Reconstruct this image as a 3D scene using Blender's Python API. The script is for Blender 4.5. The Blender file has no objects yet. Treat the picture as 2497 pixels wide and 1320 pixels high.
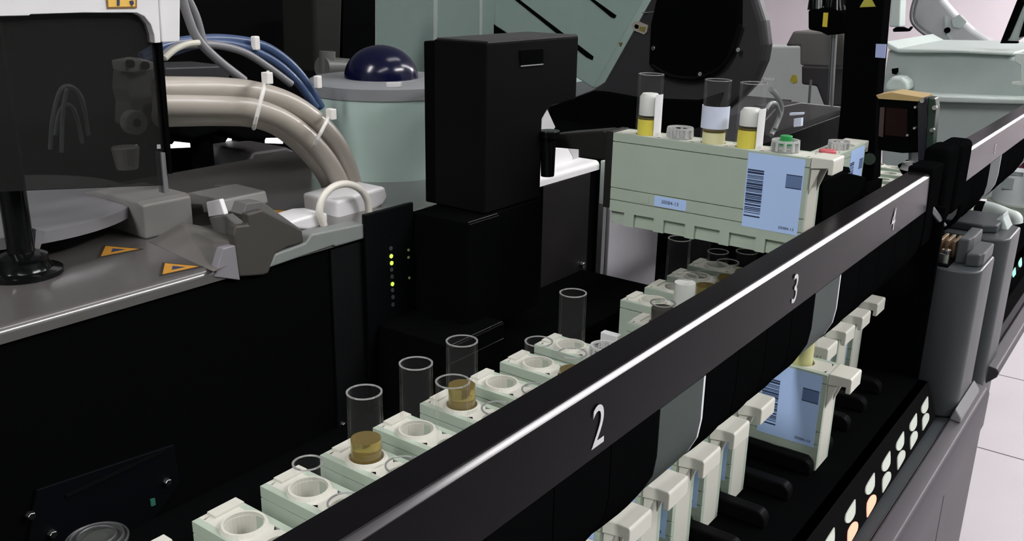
import bpy, math, random
from mathutils import Matrix, Vector
random.seed(4)
SC = bpy.context.scene
COL = SC.collection
ZC = 1.27                                  # eye height above the floor; all heights below are written relative to the eye
IW, IH = 2497., 1320.
# ---------------------------------------------------------------- camera (solved from the vanishing points of the two rack directions)
FOC = 2251.14
RM = [[0.80241132, -0.19694299, 0.56333784], [0.59652151, 0.23738252, -0.76668874], [0.01726742, 0.95124287, 0.30795915]]
cd = bpy.data.cameras.new('camera'); cam = bpy.data.objects.new('camera', cd); COL.objects.link(cam)
cd.sensor_fit = 'HORIZONTAL'; cd.sensor_width = 36; cd.lens = 36 * FOC / IW; cd.clip_start = .01; cd.clip_end = 60
m = Matrix([RM[0] + [0], RM[1] + [0], RM[2] + [ZC], [0, 0, 0, 1]])
cam.matrix_world = m; SC.camera = cam
# ---------------------------------------------------------------- world and exposure
SC.view_settings.view_transform = 'Standard'; SC.view_settings.look = 'None'
SC.view_settings.exposure = 0.0; SC.view_settings.gamma = 1.0; SC.view_settings.use_curve_mapping = False
wd = bpy.data.worlds.new('world'); SC.world = wd; wd.use_nodes = True
wd.node_tree.nodes['Background'].inputs[0].default_value = (.55, .62, .7, 1)
wd.node_tree.nodes['Background'].inputs[1].default_value = .04
SC.cycles.use_denoising = True
SC.cycles.max_bounces = 10; SC.cycles.transparent_max_bounces = 24
SC.cycles.sample_clamp_indirect = 4
LAMPS = [  # ceiling lamps: x, y, length along y, strength; the last is added to brighten counter and tower
(1.9, 1.5, 1.6, 62), (1.0, 3.6, 3.4, 22), (1.0, 7.2, 2.6, 130), (1.1, -.9, 1.6, 13), (-.4, -1.7, 1.6, 36), (.05, 1.2, 1.2, 6)]

def A(px, py, ax, val):
    "the point of the photograph's pixel on the plane axis = val, relative to the eye"
    c = (px - IW / 2, -(py - IH / 2), -FOC)
    v = [sum(RM[i][j] * c[j] for j in range(3)) for i in range(3)]
    t = val / v[ax]
    return (v[0] * t, v[1] * t, v[2] * t)

# ---------------------------------------------------------------- materials
MATS = {}
def mat(name, col, rough=.5, metal=0., emit=0., ecol=None, spec=.5, var=.06, scale=60, coat=0., bump=0., trans=0.):
    if name in MATS: return MATS[name]
    M = bpy.data.materials.new(name); M.use_nodes = True; nt = M.node_tree; N = nt.nodes; L = nt.links
    b = N['Principled BSDF']
    tc = N.new('ShaderNodeTexCoord'); no = N.new('ShaderNodeTexNoise'); no.inputs['Scale'].default_value = scale
    no.inputs['Detail'].default_value = 4
    L.new(tc.outputs['Object'], no.inputs['Vector'])
    mx = N.new('ShaderNodeMix'); mx.data_type = 'RGBA'
    c = list(col) + [1]
    mx.inputs['A'].default_value = [max(0, q * (1 - var)) for q in col] + [1]
    mx.inputs['B'].default_value = [min(1, q * (1 + var)) for q in col] + [1]
    L.new(no.outputs['Fac'], mx.inputs['Factor']); L.new(mx.outputs['Result'], b.inputs['Base Color'])
    b.inputs['Roughness'].default_value = rough; b.inputs['Metallic'].default_value = metal
    b.inputs['Specular IOR Level'].default_value = spec
    b.inputs['Coat Weight'].default_value = coat; b.inputs['Coat Roughness'].default_value = .15
    b.inputs['Transmission Weight'].default_value = trans
    if bump:
        bp = N.new('ShaderNodeBump'); bp.inputs['Strength'].default_value = bump; bp.inputs['Distance'].default_value = .001
        n2 = N.new('ShaderNodeTexNoise'); n2.inputs['Scale'].default_value = 900
        L.new(tc.outputs['Object'], n2.inputs['Vector']); L.new(n2.outputs['Fac'], bp.inputs['Height']); L.new(bp.outputs['Normal'], b.inputs['Normal'])
    if emit:
        b.inputs['Emission Color'].default_value = list(ecol or col) + [1]; b.inputs['Emission Strength'].default_value = emit
    MATS[name] = M; return M

def glass(name, tint=(1, 1, 1), clear=.85, rough=.03):
    "clear plastic or glass: see-through, with a Fresnel sheen that grows towards grazing angles"
    if name in MATS: return MATS[name]
    M = bpy.data.materials.new(name); M.use_nodes = True; nt = M.node_tree; N = nt.nodes; L = nt.links
    N.clear(); out = N.new('ShaderNodeOutputMaterial')
    tr = N.new('ShaderNodeBsdfTransparent'); tr.inputs[0].default_value = list(tint) + [1]
    df = N.new('ShaderNodeBsdfDiffuse'); df.inputs[0].default_value = (.8, .82, .8, 1)
    gl = N.new('ShaderNodeBsdfGlossy'); gl.inputs['Roughness'].default_value = rough; gl.inputs[0].default_value = (1, 1, 1, 1)
    m1 = N.new('ShaderNodeMixShader'); m2 = N.new('ShaderNodeMixShader')
    lw = N.new('ShaderNodeLayerWeight'); lw.inputs['Blend'].default_value = .12 if name == 'smoked_pane' else .35
    no = N.new('ShaderNodeTexNoise'); no.inputs['Scale'].default_value = 40
    mp = N.new('ShaderNodeMapRange'); mp.inputs['To Min'].default_value = (1 - clear) * .8; mp.inputs['To Max'].default_value = (1 - clear) * 1.2
    L.new(no.outputs['Fac'], mp.inputs['Value'])
    L.new(mp.outputs['Result'], m1.inputs[0]); L.new(tr.outputs[0], m1.inputs[1]); L.new(df.outputs[0], m1.inputs[2])
    L.new(lw.outputs['Facing' if name == 'tube_glass' else 'Fresnel'], m2.inputs[0])
    if name == 'tube_glass':
        pw = N.new('ShaderNodeMath'); pw.operation = 'POWER'; pw.inputs[1].default_value = 4.0
        mu = N.new('ShaderNodeMath'); mu.operation = 'MULTIPLY'; mu.inputs[1].default_value = .5
        L.new(lw.outputs['Facing'], pw.inputs[0]); L.new(pw.outputs[0], mu.inputs[0]); L.new(mu.outputs[0], m2.inputs[0])
    L.new(m1.outputs[0], m2.inputs[1]); L.new(gl.outputs[0], m2.inputs[2])
    L.new(m2.outputs[0], out.inputs[0]); MATS[name] = M; return M

BLACK = mat('black_plastic', (.0026, .0028, .0030), .5, spec=.0)
SATIN = mat('satin_black', (.0050, .0050, .0055), .38, spec=.02)
COVERM = mat('cover_anodised', (.0050, .0046, .0053), .25, spec=.035)
GLOSSB = mat('gloss_black', (.003, .0033, .0035), .15, spec=.2)
DKGREY = mat('dark_grey_plastic', (.032, .032, .034), .5, spec=.2)
MIDGREY = mat('mid_grey_metal', (.17, .17, .175), .38, spec=.5)
SLATE = mat('slate_casing', (.042, .048, .051), .4, spec=.2)
LAVGREY = mat('casing_lilac_grey', (.062, .058, .066), .45, spec=.12)
COUNTER = mat('counter_shaded_grey', (.085, .08, .077), .28, coat=1.)  # white counter, its shade put into this grey colour
WHITE = mat('white_plastic', (.78, .78, .78), .4)
CREAM = mat('rack_cream', (.60, .60, .53), .45)
RACKG = mat('rack_front_lit_green', (.40, .475, .39), .5)  # cream plastic; the greenish light on its face is put into the colour
LABEL = mat('label_blue', (.46, .64, .98), .55, var=.03)
INK = mat('ink_navy', (.02, .035, .09), .6)
INK2 = mat('ink_faded', (.12, .19, .36), .6)
MINT = mat('mint_grey_enamel', (.31, .42, .38), .4)
MINTD = mat('mint_pale_enamel', (.40, .46, .44), .4)  # second mint grey tone, for housing faces and small parts
PALE = mat('pale_green_grey', (.55, .62, .59), .4)
WALLM = mat('wall_paint_pinkish', (.84, .76, .80), .7, var=.08, scale=2)
WALLG = mat('wall_paint_grey', (.22, .24, .235), .8, var=.08, scale=2)
HOSE = mat('hose_cream', (.38, .35, .30), .35, coat=.3)
TIE = mat('nylon_tie', (.8, .78, .74), .4)
BLUET = mat('blue_tubing', (.05, .085, .17), .25)
GREYT = mat('grey_tubing', (.2, .2, .21), .3)
CHROME = mat('bright_steel', (.6, .6, .6), .25, metal=1.)
STEELD = mat('dull_steel', (.3, .3, .31), .35, metal=.9)
BRASS = mat('brass_contact', (.5, .36, .22), .35, metal=.8)
YEL = mat('sticker_yellow', (.55, .38, .04), .5)
ORNG = mat('sticker_orange', (.50, .24, .03), .5)
YBAR = mat('yellow_bar', (.75, .6, .05), .5)
GREEN = mat('green_plastic', (.02, .28, .07), .35)
RED = mat('red_cap', (.55, .12, .14), .4)
NAVY = mat('navy_dome', (.003, .0035, .022), .2, coat=.15, spec=.3)
SERUM = mat('serum_yellow', (.75, .66, .09), .25, spec=.5)
AMBER = mat('serum_amber', (.55, .42, .12), .12, trans=.8)
WAX = mat('gel_white', (.62, .64, .60), .5)
NUM = mat('printed_white', (.62, .60, .62), .5)
PANELG = mat('bin_grey', (.42, .55, .50), .35, coat=.3)
BINTOP = mat('bin_shoulder', (.22, .23, .24), .3)
DKGREEN = mat('dark_green_edge', (.012, .03, .018), .4)
OCHRE = mat('ochre_metal', (.45, .33, .14), .4)
REDBROWN = mat('red_brown_window', (.012, .004, .0035), .35, spec=.1)
LEDY = mat('led_lime', (.5, .6, .1), .4, emit=1.1, ecol=(.55, .72, .08))
LEDG = mat('led_dim_green', (.1, .12, .05), .4, emit=.12, ecol=(.5, .7, .2))
STRIPM = mat('strip_black', (.0065, .0062, .0065), .5, spec=.0)
LEDOFF = mat('led_off', (.06, .06, .065), .4)
DROPW = mat('light_drop_white', (.5, .54, .48), .4, emit=.14, ecol=(.80, .88, .74))
DROPR = mat('light_drop_red', (.5, .2, .12), .4, emit=1.3, ecol=(1., .40, .28))
DROPT = mat('light_drop_teal', (.3, .7, .6), .4, emit=.45, ecol=(.3, .8, .65))
SLOT = mat('backlit_window', (.9, .9, .95), .4, emit=2.2, ecol=(.93, .93, 1.))
TEAL = mat('teal_indicator', (.02, .08, .06), .3, emit=.06, ecol=(.1, .6, .45))
LAMPM = {}
GL = glass('tube_glass', (1, 1, 1), .994, .05)
SMOKE = glass('smoked_pane', (.36, .36, .35), .985, .08)
GREENGL = mat('light_guide_green', (.035, .05, .045), .45, spec=.12)

def floormat():
    M = mat('floor_tiles', (.44, .415, .432), .5, var=.09, scale=4); nt = M.node_tree; N = nt.nodes; L = nt.links; b = N['Principled BSDF']
    g = N.new('ShaderNodeNewGeometry'); sx = N.new('ShaderNodeSeparateXYZ'); L.new(g.outputs['Position'], sx.inputs[0])
    old = b.inputs['Base Color'].links[0].from_socket; fac = None
    for ax, off in (('X', .5), ('Y', .306)):
        ad = N.new('ShaderNodeMath'); ad.operation = 'ADD'; ad.inputs[1].default_value = 60 + off; L.new(sx.outputs[ax], ad.inputs[0])
        mo = N.new('ShaderNodeMath'); mo.operation = 'MODULO'; mo.inputs[1].default_value = .6; L.new(ad.outputs[0], mo.inputs[0])
        lt = N.new('ShaderNodeMath'); lt.operation = 'LESS_THAN'; lt.inputs[1].default_value = .006; L.new(mo.outputs[0], lt.inputs[0])
        if fac is None: fac = lt.outputs[0]
        else:
            mxm = N.new('ShaderNodeMath'); mxm.operation = 'MAXIMUM'; L.new(fac, mxm.inputs[0]); L.new(lt.outputs[0], mxm.inputs[1]); fac = mxm.outputs[0]
    mx = N.new('ShaderNodeMix'); mx.data_type = 'RGBA'; mx.inputs['B'].default_value = (.02, .018, .02, 1)
    L.new(fac, mx.inputs['Factor']); L.new(old, mx.inputs['A']); L.new(mx.outputs['Result'], b.inputs['Base Color'])
    return M

# ---------------------------------------------------------------- mesh helpers
class MB:
    def __init__(s): s.v = []; s.f = []; s.mi = []; s.mats = []
    def _m(s, m):
        if m not in s.mats: s.mats.append(m)
        return s.mats.index(m)
    def add(s, vs, fs, m=None):
        o = len(s.v); s.v += [tuple(q) for q in vs]; k = s._m(m) if m else 0
        for f in fs: s.f.append([i + o for i in f]); s.mi.append(k)
        return s
    def box(s, x0, x1, y0, y1, z0, z1, m=None):
        vs = [(x, y, z) for z in (z0, z1) for y in (y0, y1) for x in (x0, x1)]
        return s.add(vs, [(0, 2, 3, 1), (4, 5, 7, 6), (0, 1, 5, 4), (2, 6, 7, 3), (0, 4, 6, 2), (1, 3, 7, 5)], m)
    def prism(s, pts, ax, a, b, m=None):
        "pts: 3D points on a plane; copied from coordinate a to b along the axis"
        n = len(pts); V = []
        for c in (a, b):
            for p in pts:
                q = list(p); q[ax] = c; V.append(q)
        F = [list(range(n))[::-1], [n + i for i in range(n)]] + [[i, (i + 1) % n, n + (i + 1) % n, n + i] for i in range(n)]
        return s.add(V, F, m)
    def px(s, pts, ax, val, d, m=None):
        "a real plate whose face lies on axis = val and whose thickness is d; outline given in photograph pixels"
        P = [A(x, y, ax, val) for x, y in pts]; return s.prism(P, ax, val, val + d, m)
    def cyl(s, p0, p1, r0, r1=None, n=20, m=None, cap=True):
        r1 = r0 if r1 is None else r1; p0 = Vector(p0); p1 = Vector(p1); d = (p1 - p0).normalized()
        u = d.orthogonal().normalized(); w = d.cross(u); V = []
        for p, r in ((p0, r0), (p1, r1)):
            for i in range(n):
                a = 2 * math.pi * i / n; V.append(p + (u * math.cos(a) + w * math.sin(a)) * r)
        F = [[i, (i + 1) % n, n + (i + 1) % n, n + i] for i in range(n)]
        if cap: F += [list(range(n))[::-1], [n + i for i in range(n)]]
        return s.add(V, F, m)
    def lathe(s, prof, cx, cy, n=32, m=None):
        V = []; k = len(prof)
        for i in range(n):
            a = 2 * math.pi * i / n
            for r, z in prof: V.append((cx + r * math.cos(a), cy + r * math.sin(a), z))
        F = [[i * k + j, ((i + 1) % n) * k + j, ((i + 1) % n) * k + j + 1, i * k + j + 1] for i in range(n) for j in range(k - 1)]
        return s.add(V, F, m)
    def tube(s, path, r, n=12, m=None, closed=False, sub=6):
        P = [Vector(p) for p in path]; Q = []
        k = len(P)
        rng = range(k if closed else k - 1)
        for i in rng:                                     # Catmull-Rom
            p1 = P[i]; p2 = P[(i + 1) % k]
            p0 = P[i - 1] if (i > 0 or closed) else p1 * 2 - p2
            p3 = P[(i + 2) % k] if (i + 2 < k or closed) else p2 * 2 - p1
            for j in range(sub):
                t = j / sub
                Q.append(.5 * ((2 * p1) + (p2 - p0) * t + (2 * p0 - 5 * p1 + 4 * p2 - p3) * t * t + (3 * p1 - p0 - 3 * p2 + p3) * t ** 3))
        if not closed: Q.append(P[-1])
        nq = len(Q); V = []; u = None
        for i, q in enumerate(Q):
            a = Q[(i - 1) % nq] if (closed or i > 0) else q; b = Q[(i + 1) % nq] if (closed or i < nq - 1) else q
            d = (b - a).normalized()
            u = d.orthogonal().normalized() if u is None else (u - d * u.dot(d)).normalized()
            w = d.cross(u)
            for j in range(n):
                an = 2 * math.pi * j / n; V.append(q + (u * math.cos(an) + w * math.sin(an)) * r)
        F = [[i * n + j, i * n + (j + 1) % n, ((i + 1) % nq) * n + (j + 1) % n, ((i + 1) % nq) * n + j]
             for i in range(nq if closed else nq - 1) for j in range(n)]
        if not closed: F += [list(range(n))[::-1], [(nq - 1) * n + j for j in range(n)]]
        return s.add(V, F, m)
    def mesh(s, name, m=None):
        import bmesh
        me = bpy.data.meshes.new(name); me.from_pydata([tuple(v) for v in s.v], [], s.f)
        for q in (s.mats or [m]): me.materials.append(q)
        if s.mats:
            for p, k in zip(me.polygons, s.mi): p.material_index = k
        bm = bmesh.new(); bm.from_mesh(me); bmesh.ops.recalc_face_normals(bm, faces=bm.faces); bm.to_mesh(me); bm.free()
        return me

def finish(o, bevel, smooth):
    if smooth:
        for p in o.data.polygons: p.use_smooth = True
    if bevel:
        b = o.modifiers.new('bevel', 'BEVEL'); b.width = bevel; b.segments = 3; b.limit_method = 'ANGLE'; b.angle_limit = .6
        b.harden_normals = False
    if smooth:
        try:
            o.data.set_sharp_from_angle(angle=.7 if smooth is True else smooth)
        except Exception: pass

def base(o): return Vector(o.get('_base', (0, 0, 0)))
def thing(name, label, cat, loc, group=None, kind=None):
    o = bpy.data.objects.new(name, None); COL.objects.link(o); o.empty_display_size = .01
    o.location = (loc[0], loc[1], loc[2] + ZC)
    if label: o['label'] = label; o['category'] = cat
    if group: o['group'] = group
    if kind: o['kind'] = kind
    BASES[o] = Vector(loc); return o
BASES = {}
def part(name, mb, m, parent, bevel=0., smooth=False, label=None, kind=None, local=False):
    "one mesh object; its vertices are written relative to the eye unless local"
    me = mb.mesh(name, m); o = bpy.data.objects.new(name, me); COL.objects.link(o)
    if not local:
        off = BASES[parent] if parent else Vector((0, 0, -ZC))
        for v in me.vertices: v.co -= off
    if parent: o.parent = parent; BASES[o] = BASES[parent]
    if label: o['label'] = label
    if kind: o['kind'] = kind
    finish(o, bevel, smooth); return o
def solo(name, mb, m, label, cat, bevel=0., smooth=False, group=None, kind=None):
    vs = mb.v; cx = sum(v[0] for v in vs) / len(vs); cy = sum(v[1] for v in vs) / len(vs); cz = min(v[2] for v in vs)
    me = mb.mesh(name, m); o = bpy.data.objects.new(name, me); COL.objects.link(o); off = Vector((cx, cy, cz))
    for v in me.vertices: v.co -= off
    o.location = (cx, cy, cz + ZC); BASES[o] = off
    if label: o['label'] = label; o['category'] = cat
    if group: o['group'] = group
    if kind: o['kind'] = kind
    finish(o, bevel, smooth); return o
def struct(name, mb, m, bevel=0.):
    return solo(name, mb, m, None, None, bevel, kind='structure')

def text_mesh(txt, size, m, ext=.0002, sx=1.0):
    cu = bpy.data.curves.new('t', 'FONT'); cu.body = txt; cu.size = size; cu.extrude = ext * .3; cu.align_x = 'CENTER'; cu.align_y = 'CENTER'
    o = bpy.data.objects.new('t', cu); COL.objects.link(o); dg = bpy.context.evaluated_depsgraph_get(); dg.update()
    me = bpy.data.meshes.new_from_object(o.evaluated_get(dg)); bpy.data.objects.remove(o); bpy.data.curves.remove(cu)
    me.materials.clear(); me.materials.append(m)
    for v in me.vertices: v.co.x *= sx
    return me
def text(name, txt, size, m, parent, pos, face, sx=1.0, roll=0., label=None):
    "face 'x': printed on a +X face reading towards +Y; face 'y': printed on a -Y face reading towards +X"
    me = text_mesh(txt, size, m, sx=sx)
    R = Matrix.Rotation(math.pi / 2, 4, 'Z') @ Matrix.Rotation(math.pi / 2, 4, 'X') if face == 'x' else Matrix.Rotation(math.pi / 2, 4, 'X')
    R = R @ Matrix.Rotation(roll, 4, 'Z')
    me.transform(Matrix.Translation(Vector(pos) - BASES[parent]) @ R)
    o = bpy.data.objects.new(name, me); COL.objects.link(o); o.parent = parent
    if label: o['label'] = label
    return o

# ================================================================ the room
FL = -ZC
struct('floor', MB().box(-4, 3, -3, 9, FL - .1, FL), floormat())
struct('wall_back', MB().box(-4, 3, 9, 9.1, FL, 1.6), WALLM)
struct('wall_left', MB().box(-4.1, -4, -3, 9, FL, 1.6), WALLG)
struct('wall_right', MB().box(3, 3.1, -3, 9, FL, 1.6), WALLG)
struct('wall_front', MB().box(-4, 3, -3.1, -3, FL, 1.6), WALLG)
struct('ceiling', MB().box(-4, 3, -3, 9, 1.6, 1.7), mat('ceiling_paint', (.35, .36, .36), .8))
for i, (lx, ly, ln, st) in enumerate(LAMPS):
    t = thing('ceiling_lamp', None, None, (lx, ly, 1.52), kind=None)
    t['label'] = 'long white fluorescent ceiling lamp ' + ['over the aisle beside the machine', 'over the middle of the aisle', 'over the far end of the aisle', 'over the aisle behind the viewer', 'behind the viewer near the analyser', 'above the lifted rack, added to brighten the counter'][i]
    t['category'] = 'lamp'; t['group'] = 'ceiling lamps'
    part('housing', MB().box(lx - .16, lx + .16, ly - ln / 2, ly + ln / 2, 1.56, 1.5999), WHITE, t)
    em = mat('lamp_diffuser_%d' % i, (.9, .9, .9), .5, emit=st, ecol=(1., .97, .98))
    part('diffuser', MB().box(lx - .14, lx + .14, ly - ln / 2 + .02, ly + ln / 2 - .02, 1.545, 1.56), em, t)

# ================================================================ sample racks
RL, RW, RH = .118, .0196, .055
HX = [-.0415, -.0208, 0., .0207, .0415]       # hole centres
def rack_body(fm, cm):
    mb = MB(); x0, x1, w = -RL / 2, RL / 2, RW / 2
    nt = [(0, .0101), (.0168, .0302), (.0366, .0504), (.0563, .0717), (.0775, .0930), (.0985, .1140)]
    # front wall profile with two fine grooves and the lip below the top, swept along x
    g = .0003; d = .0009
    pr = [(-w, .0080)]
    for z in (.0149, .0223, .0500): pr += [(-w, z - g), (-w + d, z - g), (-w + d, z + g), (-w, z + g)]
    pr += [(-w, RH), (-w + .003, RH), (-w + .003, .0080)]
    mb.prism([(0, y, z) for y, z in pr], 0, x0, x1, fm)
    mb.box(x0, x1, w - .003, w, 0, RH, fm)                                     # rear wall
    mb.box(x0, x0 + .0022, -w + .003, w - .003, 0, RH, cm)                       # ends
    mb.box(x1 - .0022, x1, -w + .003, w - .003, 0, RH, cm)
    mb.box(x0 + .0022, x1 - .0022, -w + .0018, w - .003, 0, .004, fm)                 # bottom
    last = x0                                                                   # foot strip with recessed windows
    for a, b in nt:
        a += x0; b += x0
        if a > last: mb.box(last, a, -w, -w + .003, 0, .0080, fm)
        mb.box(a, b, -w + .0024, -w + .0034, .0006, .0080, fm)
        last = b
    mb.box(last, x1, -w, -w + .003, 0, .0080, fm)
    mb.box(x0 + .0195, x0 + .0262, -w - .00025, -w, .0160, .0212, fm)             # small raised square
    # top deck with five round wells
    n = 28; xs = [x0 + .003 - .0008] + [(HX[i] + HX[i + 1]) / 2 for i in range(4)] + [x1 - .003 + .0008]
    yy = w - .003; r = .0071
    for k, h in enumerate(HX):
        xa, xb = xs[k], xs[k + 1]; V = []; ang = [2 * math.pi * i / n for i in range(n)]
        for z, rr in ((RH, None), (RH, r), (.006, r)):
            for a in ang:
                c, s_ = math.cos(a), math.sin(a)
                if rr is None:
                    sc = min((xb - h) / c if c > 1e-6 else ((xa - h) / c if c < -1e-6 else 9), yy / abs(s_) if abs(s_) > 1e-6 else 9)
                    V.append((h + c * sc, s_ * sc, z))
                else: V.append((h + c * rr, s_ * rr, z))
        F = [[i, (i + 1) % n, n + (i + 1) % n, n + i] for i in range(n)] + [[n + i, n + (i + 1) % n, 2 * n + (i + 1) % n, 2 * n + i] for i in range(n)]
        F.append([2 * n + i for i in range(n)])
        mb.add(V, F, cm)
        for xx in (xa, xb):                                                     # fill the four deck corners
            for sy in (-1, 1):
                pass
    mb.box(x0 + .0022, x1 - .0022, -w + .0028, -w + .0034, RH - .004, RH - .0001, cm)
    return mb
def collar():
    mb = MB(); n = 28
    for h in (HX[0],):
        mb.lathe([(.0073, RH), (.0073, RH + .0015), (.0082, RH + .0015), (.0089, RH)], h, 0, n, CREAM)
    mb.box(-RL / 2 + .0005, -RL / 2 + .0055, -.0035, RW / 2 - .0005, RH, RH + .0010, CREAM)
    return mb
def handle_mb():
    w = .0085; x = RL / 2
    pr = [(x, .0555), (x + .0112, .0555), (x + .0118, .0547), (x + .0118, .0472), (x + .0092, .0472), (x + .0092, .0505), (x, .0492)]
    mb = MB().prism([(a, 0, b) for a, b in pr], 1, -w, w, CREAM)
    for s in (-1, 1): mb.add([(x, s * .0075, .049), (x + .005, s * .0075, .0495), (x, s * .0075, .035), (x, s * .0055, .049), (x + .005, s * .0055, .0495), (x, s * .0055, .035)],
                             [(0, 1, 2), (5, 4, 3), (0, 3, 4, 1), (1, 4, 5, 2), (2, 5, 3, 0)], CREAM)
    return mb
def label_mb():
    y = -RW / 2; x0 = -RL / 2 + .0843; x1 = RL / 2 - .0024; mb = MB()
    mb.box(x0, x1, y - .0002, y + .0001, .0130, .0540, LABEL)
    rnd = random.Random(7); z = .0452                                            # bar code: a ladder of dark bars
    while z > .0205:
        h = rnd.choice([.0004, .0006, .0009, .0012]); mb.box(x0 + .0006, x0 + .0098, y - .00028, y - .0001, z - h, z, INK); z -= h + rnd.choice([.0003, .0004, .0007])
    mb.box(x0 + .0006, x0 + .0098, y - .00028, y - .0001, .0190, .0198, INK)
    mb.box(x1 - .0092, x1 - .0006, y - .00028, y - .0001, .0380, .0452, INK2)
    mb.box(x1 - .0092, x1 - .0006, y - .0003, y - .0001, .0447, .0452, INK)
    mb.box(x1 - .0092, x1 - .0006, y - .0003, y - .0001, .0378, .0383, INK)
    return mb
PROTO = {}
def rack(x, y, z, label, group='sample racks in the loading tray', rot=0., col=True):
    "x, y = middle of the rack, z = its underside"
    t = thing('sample_rack', label, 'rack', (x, y, z), group); t.rotation_euler.z = rot
    if not PROTO:
        PROTO['body'] = rack_body(RACKG, CREAM).mesh('body'); PROTO['collar'] = collar().mesh('collar'); PROTO['handle'] = handle_mb().mesh('handle')
        PROTO['label'] = label_mb().mesh('barcode_label')
        a = MB().box(-.0292, -.0087, -RW / 2 - .0003, -RW / 2 + .0001, .0156, .0217, LABEL).mesh('number_label'); PROTO['idl'] = a
        PROTO['idt'] = text_mesh('30084-13', .0030, INK, .0001, .98); PROTO['lbt'] = text_mesh('30084-13', .0021, INK, .0001, 1.1)
        R = Matrix.Rotation(math.pi / 2, 4, 'X')
        PROTO['idt'].transform(Matrix.Translation((-.0190, -RW / 2 - .0004, .01865)) @ R); PROTO['lbt'].transform(Matrix.Translation((RL / 2 - .0088, -RW / 2 - .0003, .0158)) @ R)
    def ch(n, key, par, bev=0.):
        o = bpy.data.objects.new(n, PROTO[key]); COL.objects.link(o); o.parent = par
        if bev: finish(o, bev, False)
        return o
    b = ch('body', 'body', t); (ch('well_collar', 'collar', t) if col else None); ch('handle', 'handle', t, .0006)
    l = ch('barcode_label', 'label', t); l['label'] = 'pale blue label with bar code'; ch('printed_number', 'lbt', l)
    l2 = ch('number_label', 'idl', t); l2['label'] = 'small pale blue number label'; ch('printed_number', 'idt', l2)
    return t

def tube(x, y, z, h, label, liquid=None, fill=0., wax=0., r=.0073, paper=None, group='sample tubes standing in the racks', bands=False):
    "sample tube: round-bottomed glass, z = bottom, h = height; liquid up to fill; wax = gel plug above it"
    t = thing('sample_tube', label, 'tube', (x, y, z), group)
    q = .0009
    pr = [(0, .0)] + [(r * math.sin(a * math.pi / 12), r * (1 - math.cos(a * math.pi / 12))) for a in range(1, 7)]
    pr += [(r, h - .0003), (r - q / 2, h), (r - q, h - .0003), (r - q, r)] + [((r - q) * math.sin(a * math.pi / 12), q + (r - q) * (1 - math.cos(a * math.pi / 12))) for a in range(5, -1, -1)]
    o = part('glass_wall', MB().lathe(pr, 0, 0, 40), GL, t, smooth=True, local=True)
    rim = part('rim', MB().lathe([(r - q * .8, h - .0003), (r - q * .8, h + .0001), (r + .0001, h + .0001), (r + .0001, h - .0003), (r - q * .8, h - .0003)], 0, 0, 40), glass('rim_glass', (1, 1, 1), .72, .05), t, smooth=True, local=True)
    ri = r - q - .0001
    if liquid:
        part('liquid', MB().lathe([(0, q + .0003), (ri * .6, .002), (ri, .006), (ri, fill), (0, fill)], 0, 0, 32), liquid, t, smooth=True, local=True)
        if bands:
            part('meniscus', MB().lathe([(ri + .0001, fill - .0006), (ri + .0001, fill + .0006), (0, fill + .0006)], 0, 0, 32), mat('meniscus_dark', (.10, .08, .02), .3), t, local=True)
    if wax:
        part('gel_plug', MB().lathe([(0, fill + .0016), (ri * .93, fill + .0016), (ri * .93, fill + wax - .002), (ri * .7, fill + wax), (0, fill + wax)], 0, 0, 32), WAX, t, smooth=True, local=True)
    if paper:
        z0, z1, a0, a1, pm = paper; n = 14; V = []; rr = r + .0002
        for k in range(n + 1):
            a = math.radians(a0 + (a1 - a0) * k / n)
            for zz in (z0, z1):
                for rad in (rr, rr + .0002): V.append((rad * math.cos(a), rad * math.sin(a), zz))
        F = []
        for k in range(n):
            i = 4 * k; F += [(i + 1, i + 5, i + 7, i + 3), (i, i + 2, i + 6, i + 4), (i + 2, i + 3, i + 7, i + 6), (i, i + 4, i + 5, i + 1)]
        part('paper_label', MB().add(V, F, pm), None, t, smooth=True, local=True)
    return t

TZ = -.2486                                   # tray floor
YF = lambda k: .1365 + .031 * k + RW / 2      # rack centre in slot k
CXR = -.2075
KN = {0: 'cut off by the lower picture edge', 1: 'nearest whole cream sample rack at the lower left',
      2: 'cream sample rack whose rear well holds the short empty tube', 3: 'cream sample rack carrying the tall tube with amber liquid nearest the viewer',
      4: 'cream sample rack with two tall clear tubes side by side', 5: 'cream rack just beyond the pair of tall clear tubes, with an amber tube',
      6: 'pinkish lit cream rack without tall tubes, behind the amber tube rack', 7: 'cream rack with a short flared tube, in the middle of the tray',
      8: 'cream rack with a single tall clear tube, last before the gap in the row', 11: 'first cream rack after the gap in the row, under the floating rack',
      12: 'cream rack below the left end of the floating rack, with a white cap', 13: 'cream rack with a tall tube directly under the floating rack', 14: 'farthest cream rack in the near loading tray'}
for k in list(range(-3, 9)) + [11, 12, 13, 14]:
    lab = KN.get(k)
    if k == 0: lab = 'cream sample rack whose corner shows at the bottom picture edge'
    if lab is None: continue
    rack(CXR, YF(k), TZ, lab)
for k, lab in ((-1, 'cream rack end hidden under the beam at the lower picture edge'),): pass
# the rack drawn forward, and the one held in the air
rack(-.1846, .445 + RW / 2, TZ, 'cream rack drawn forward, blue bar code label showing below the beam')
rack(-.2155, .472 + RW / 2, -.1442, 'cream rack with painted greenish light, held in the air above the beam, big blue bar code label', 'racks being moved', col=False)
DRK = -.2486 + .006
HOLE = .0062
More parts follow.
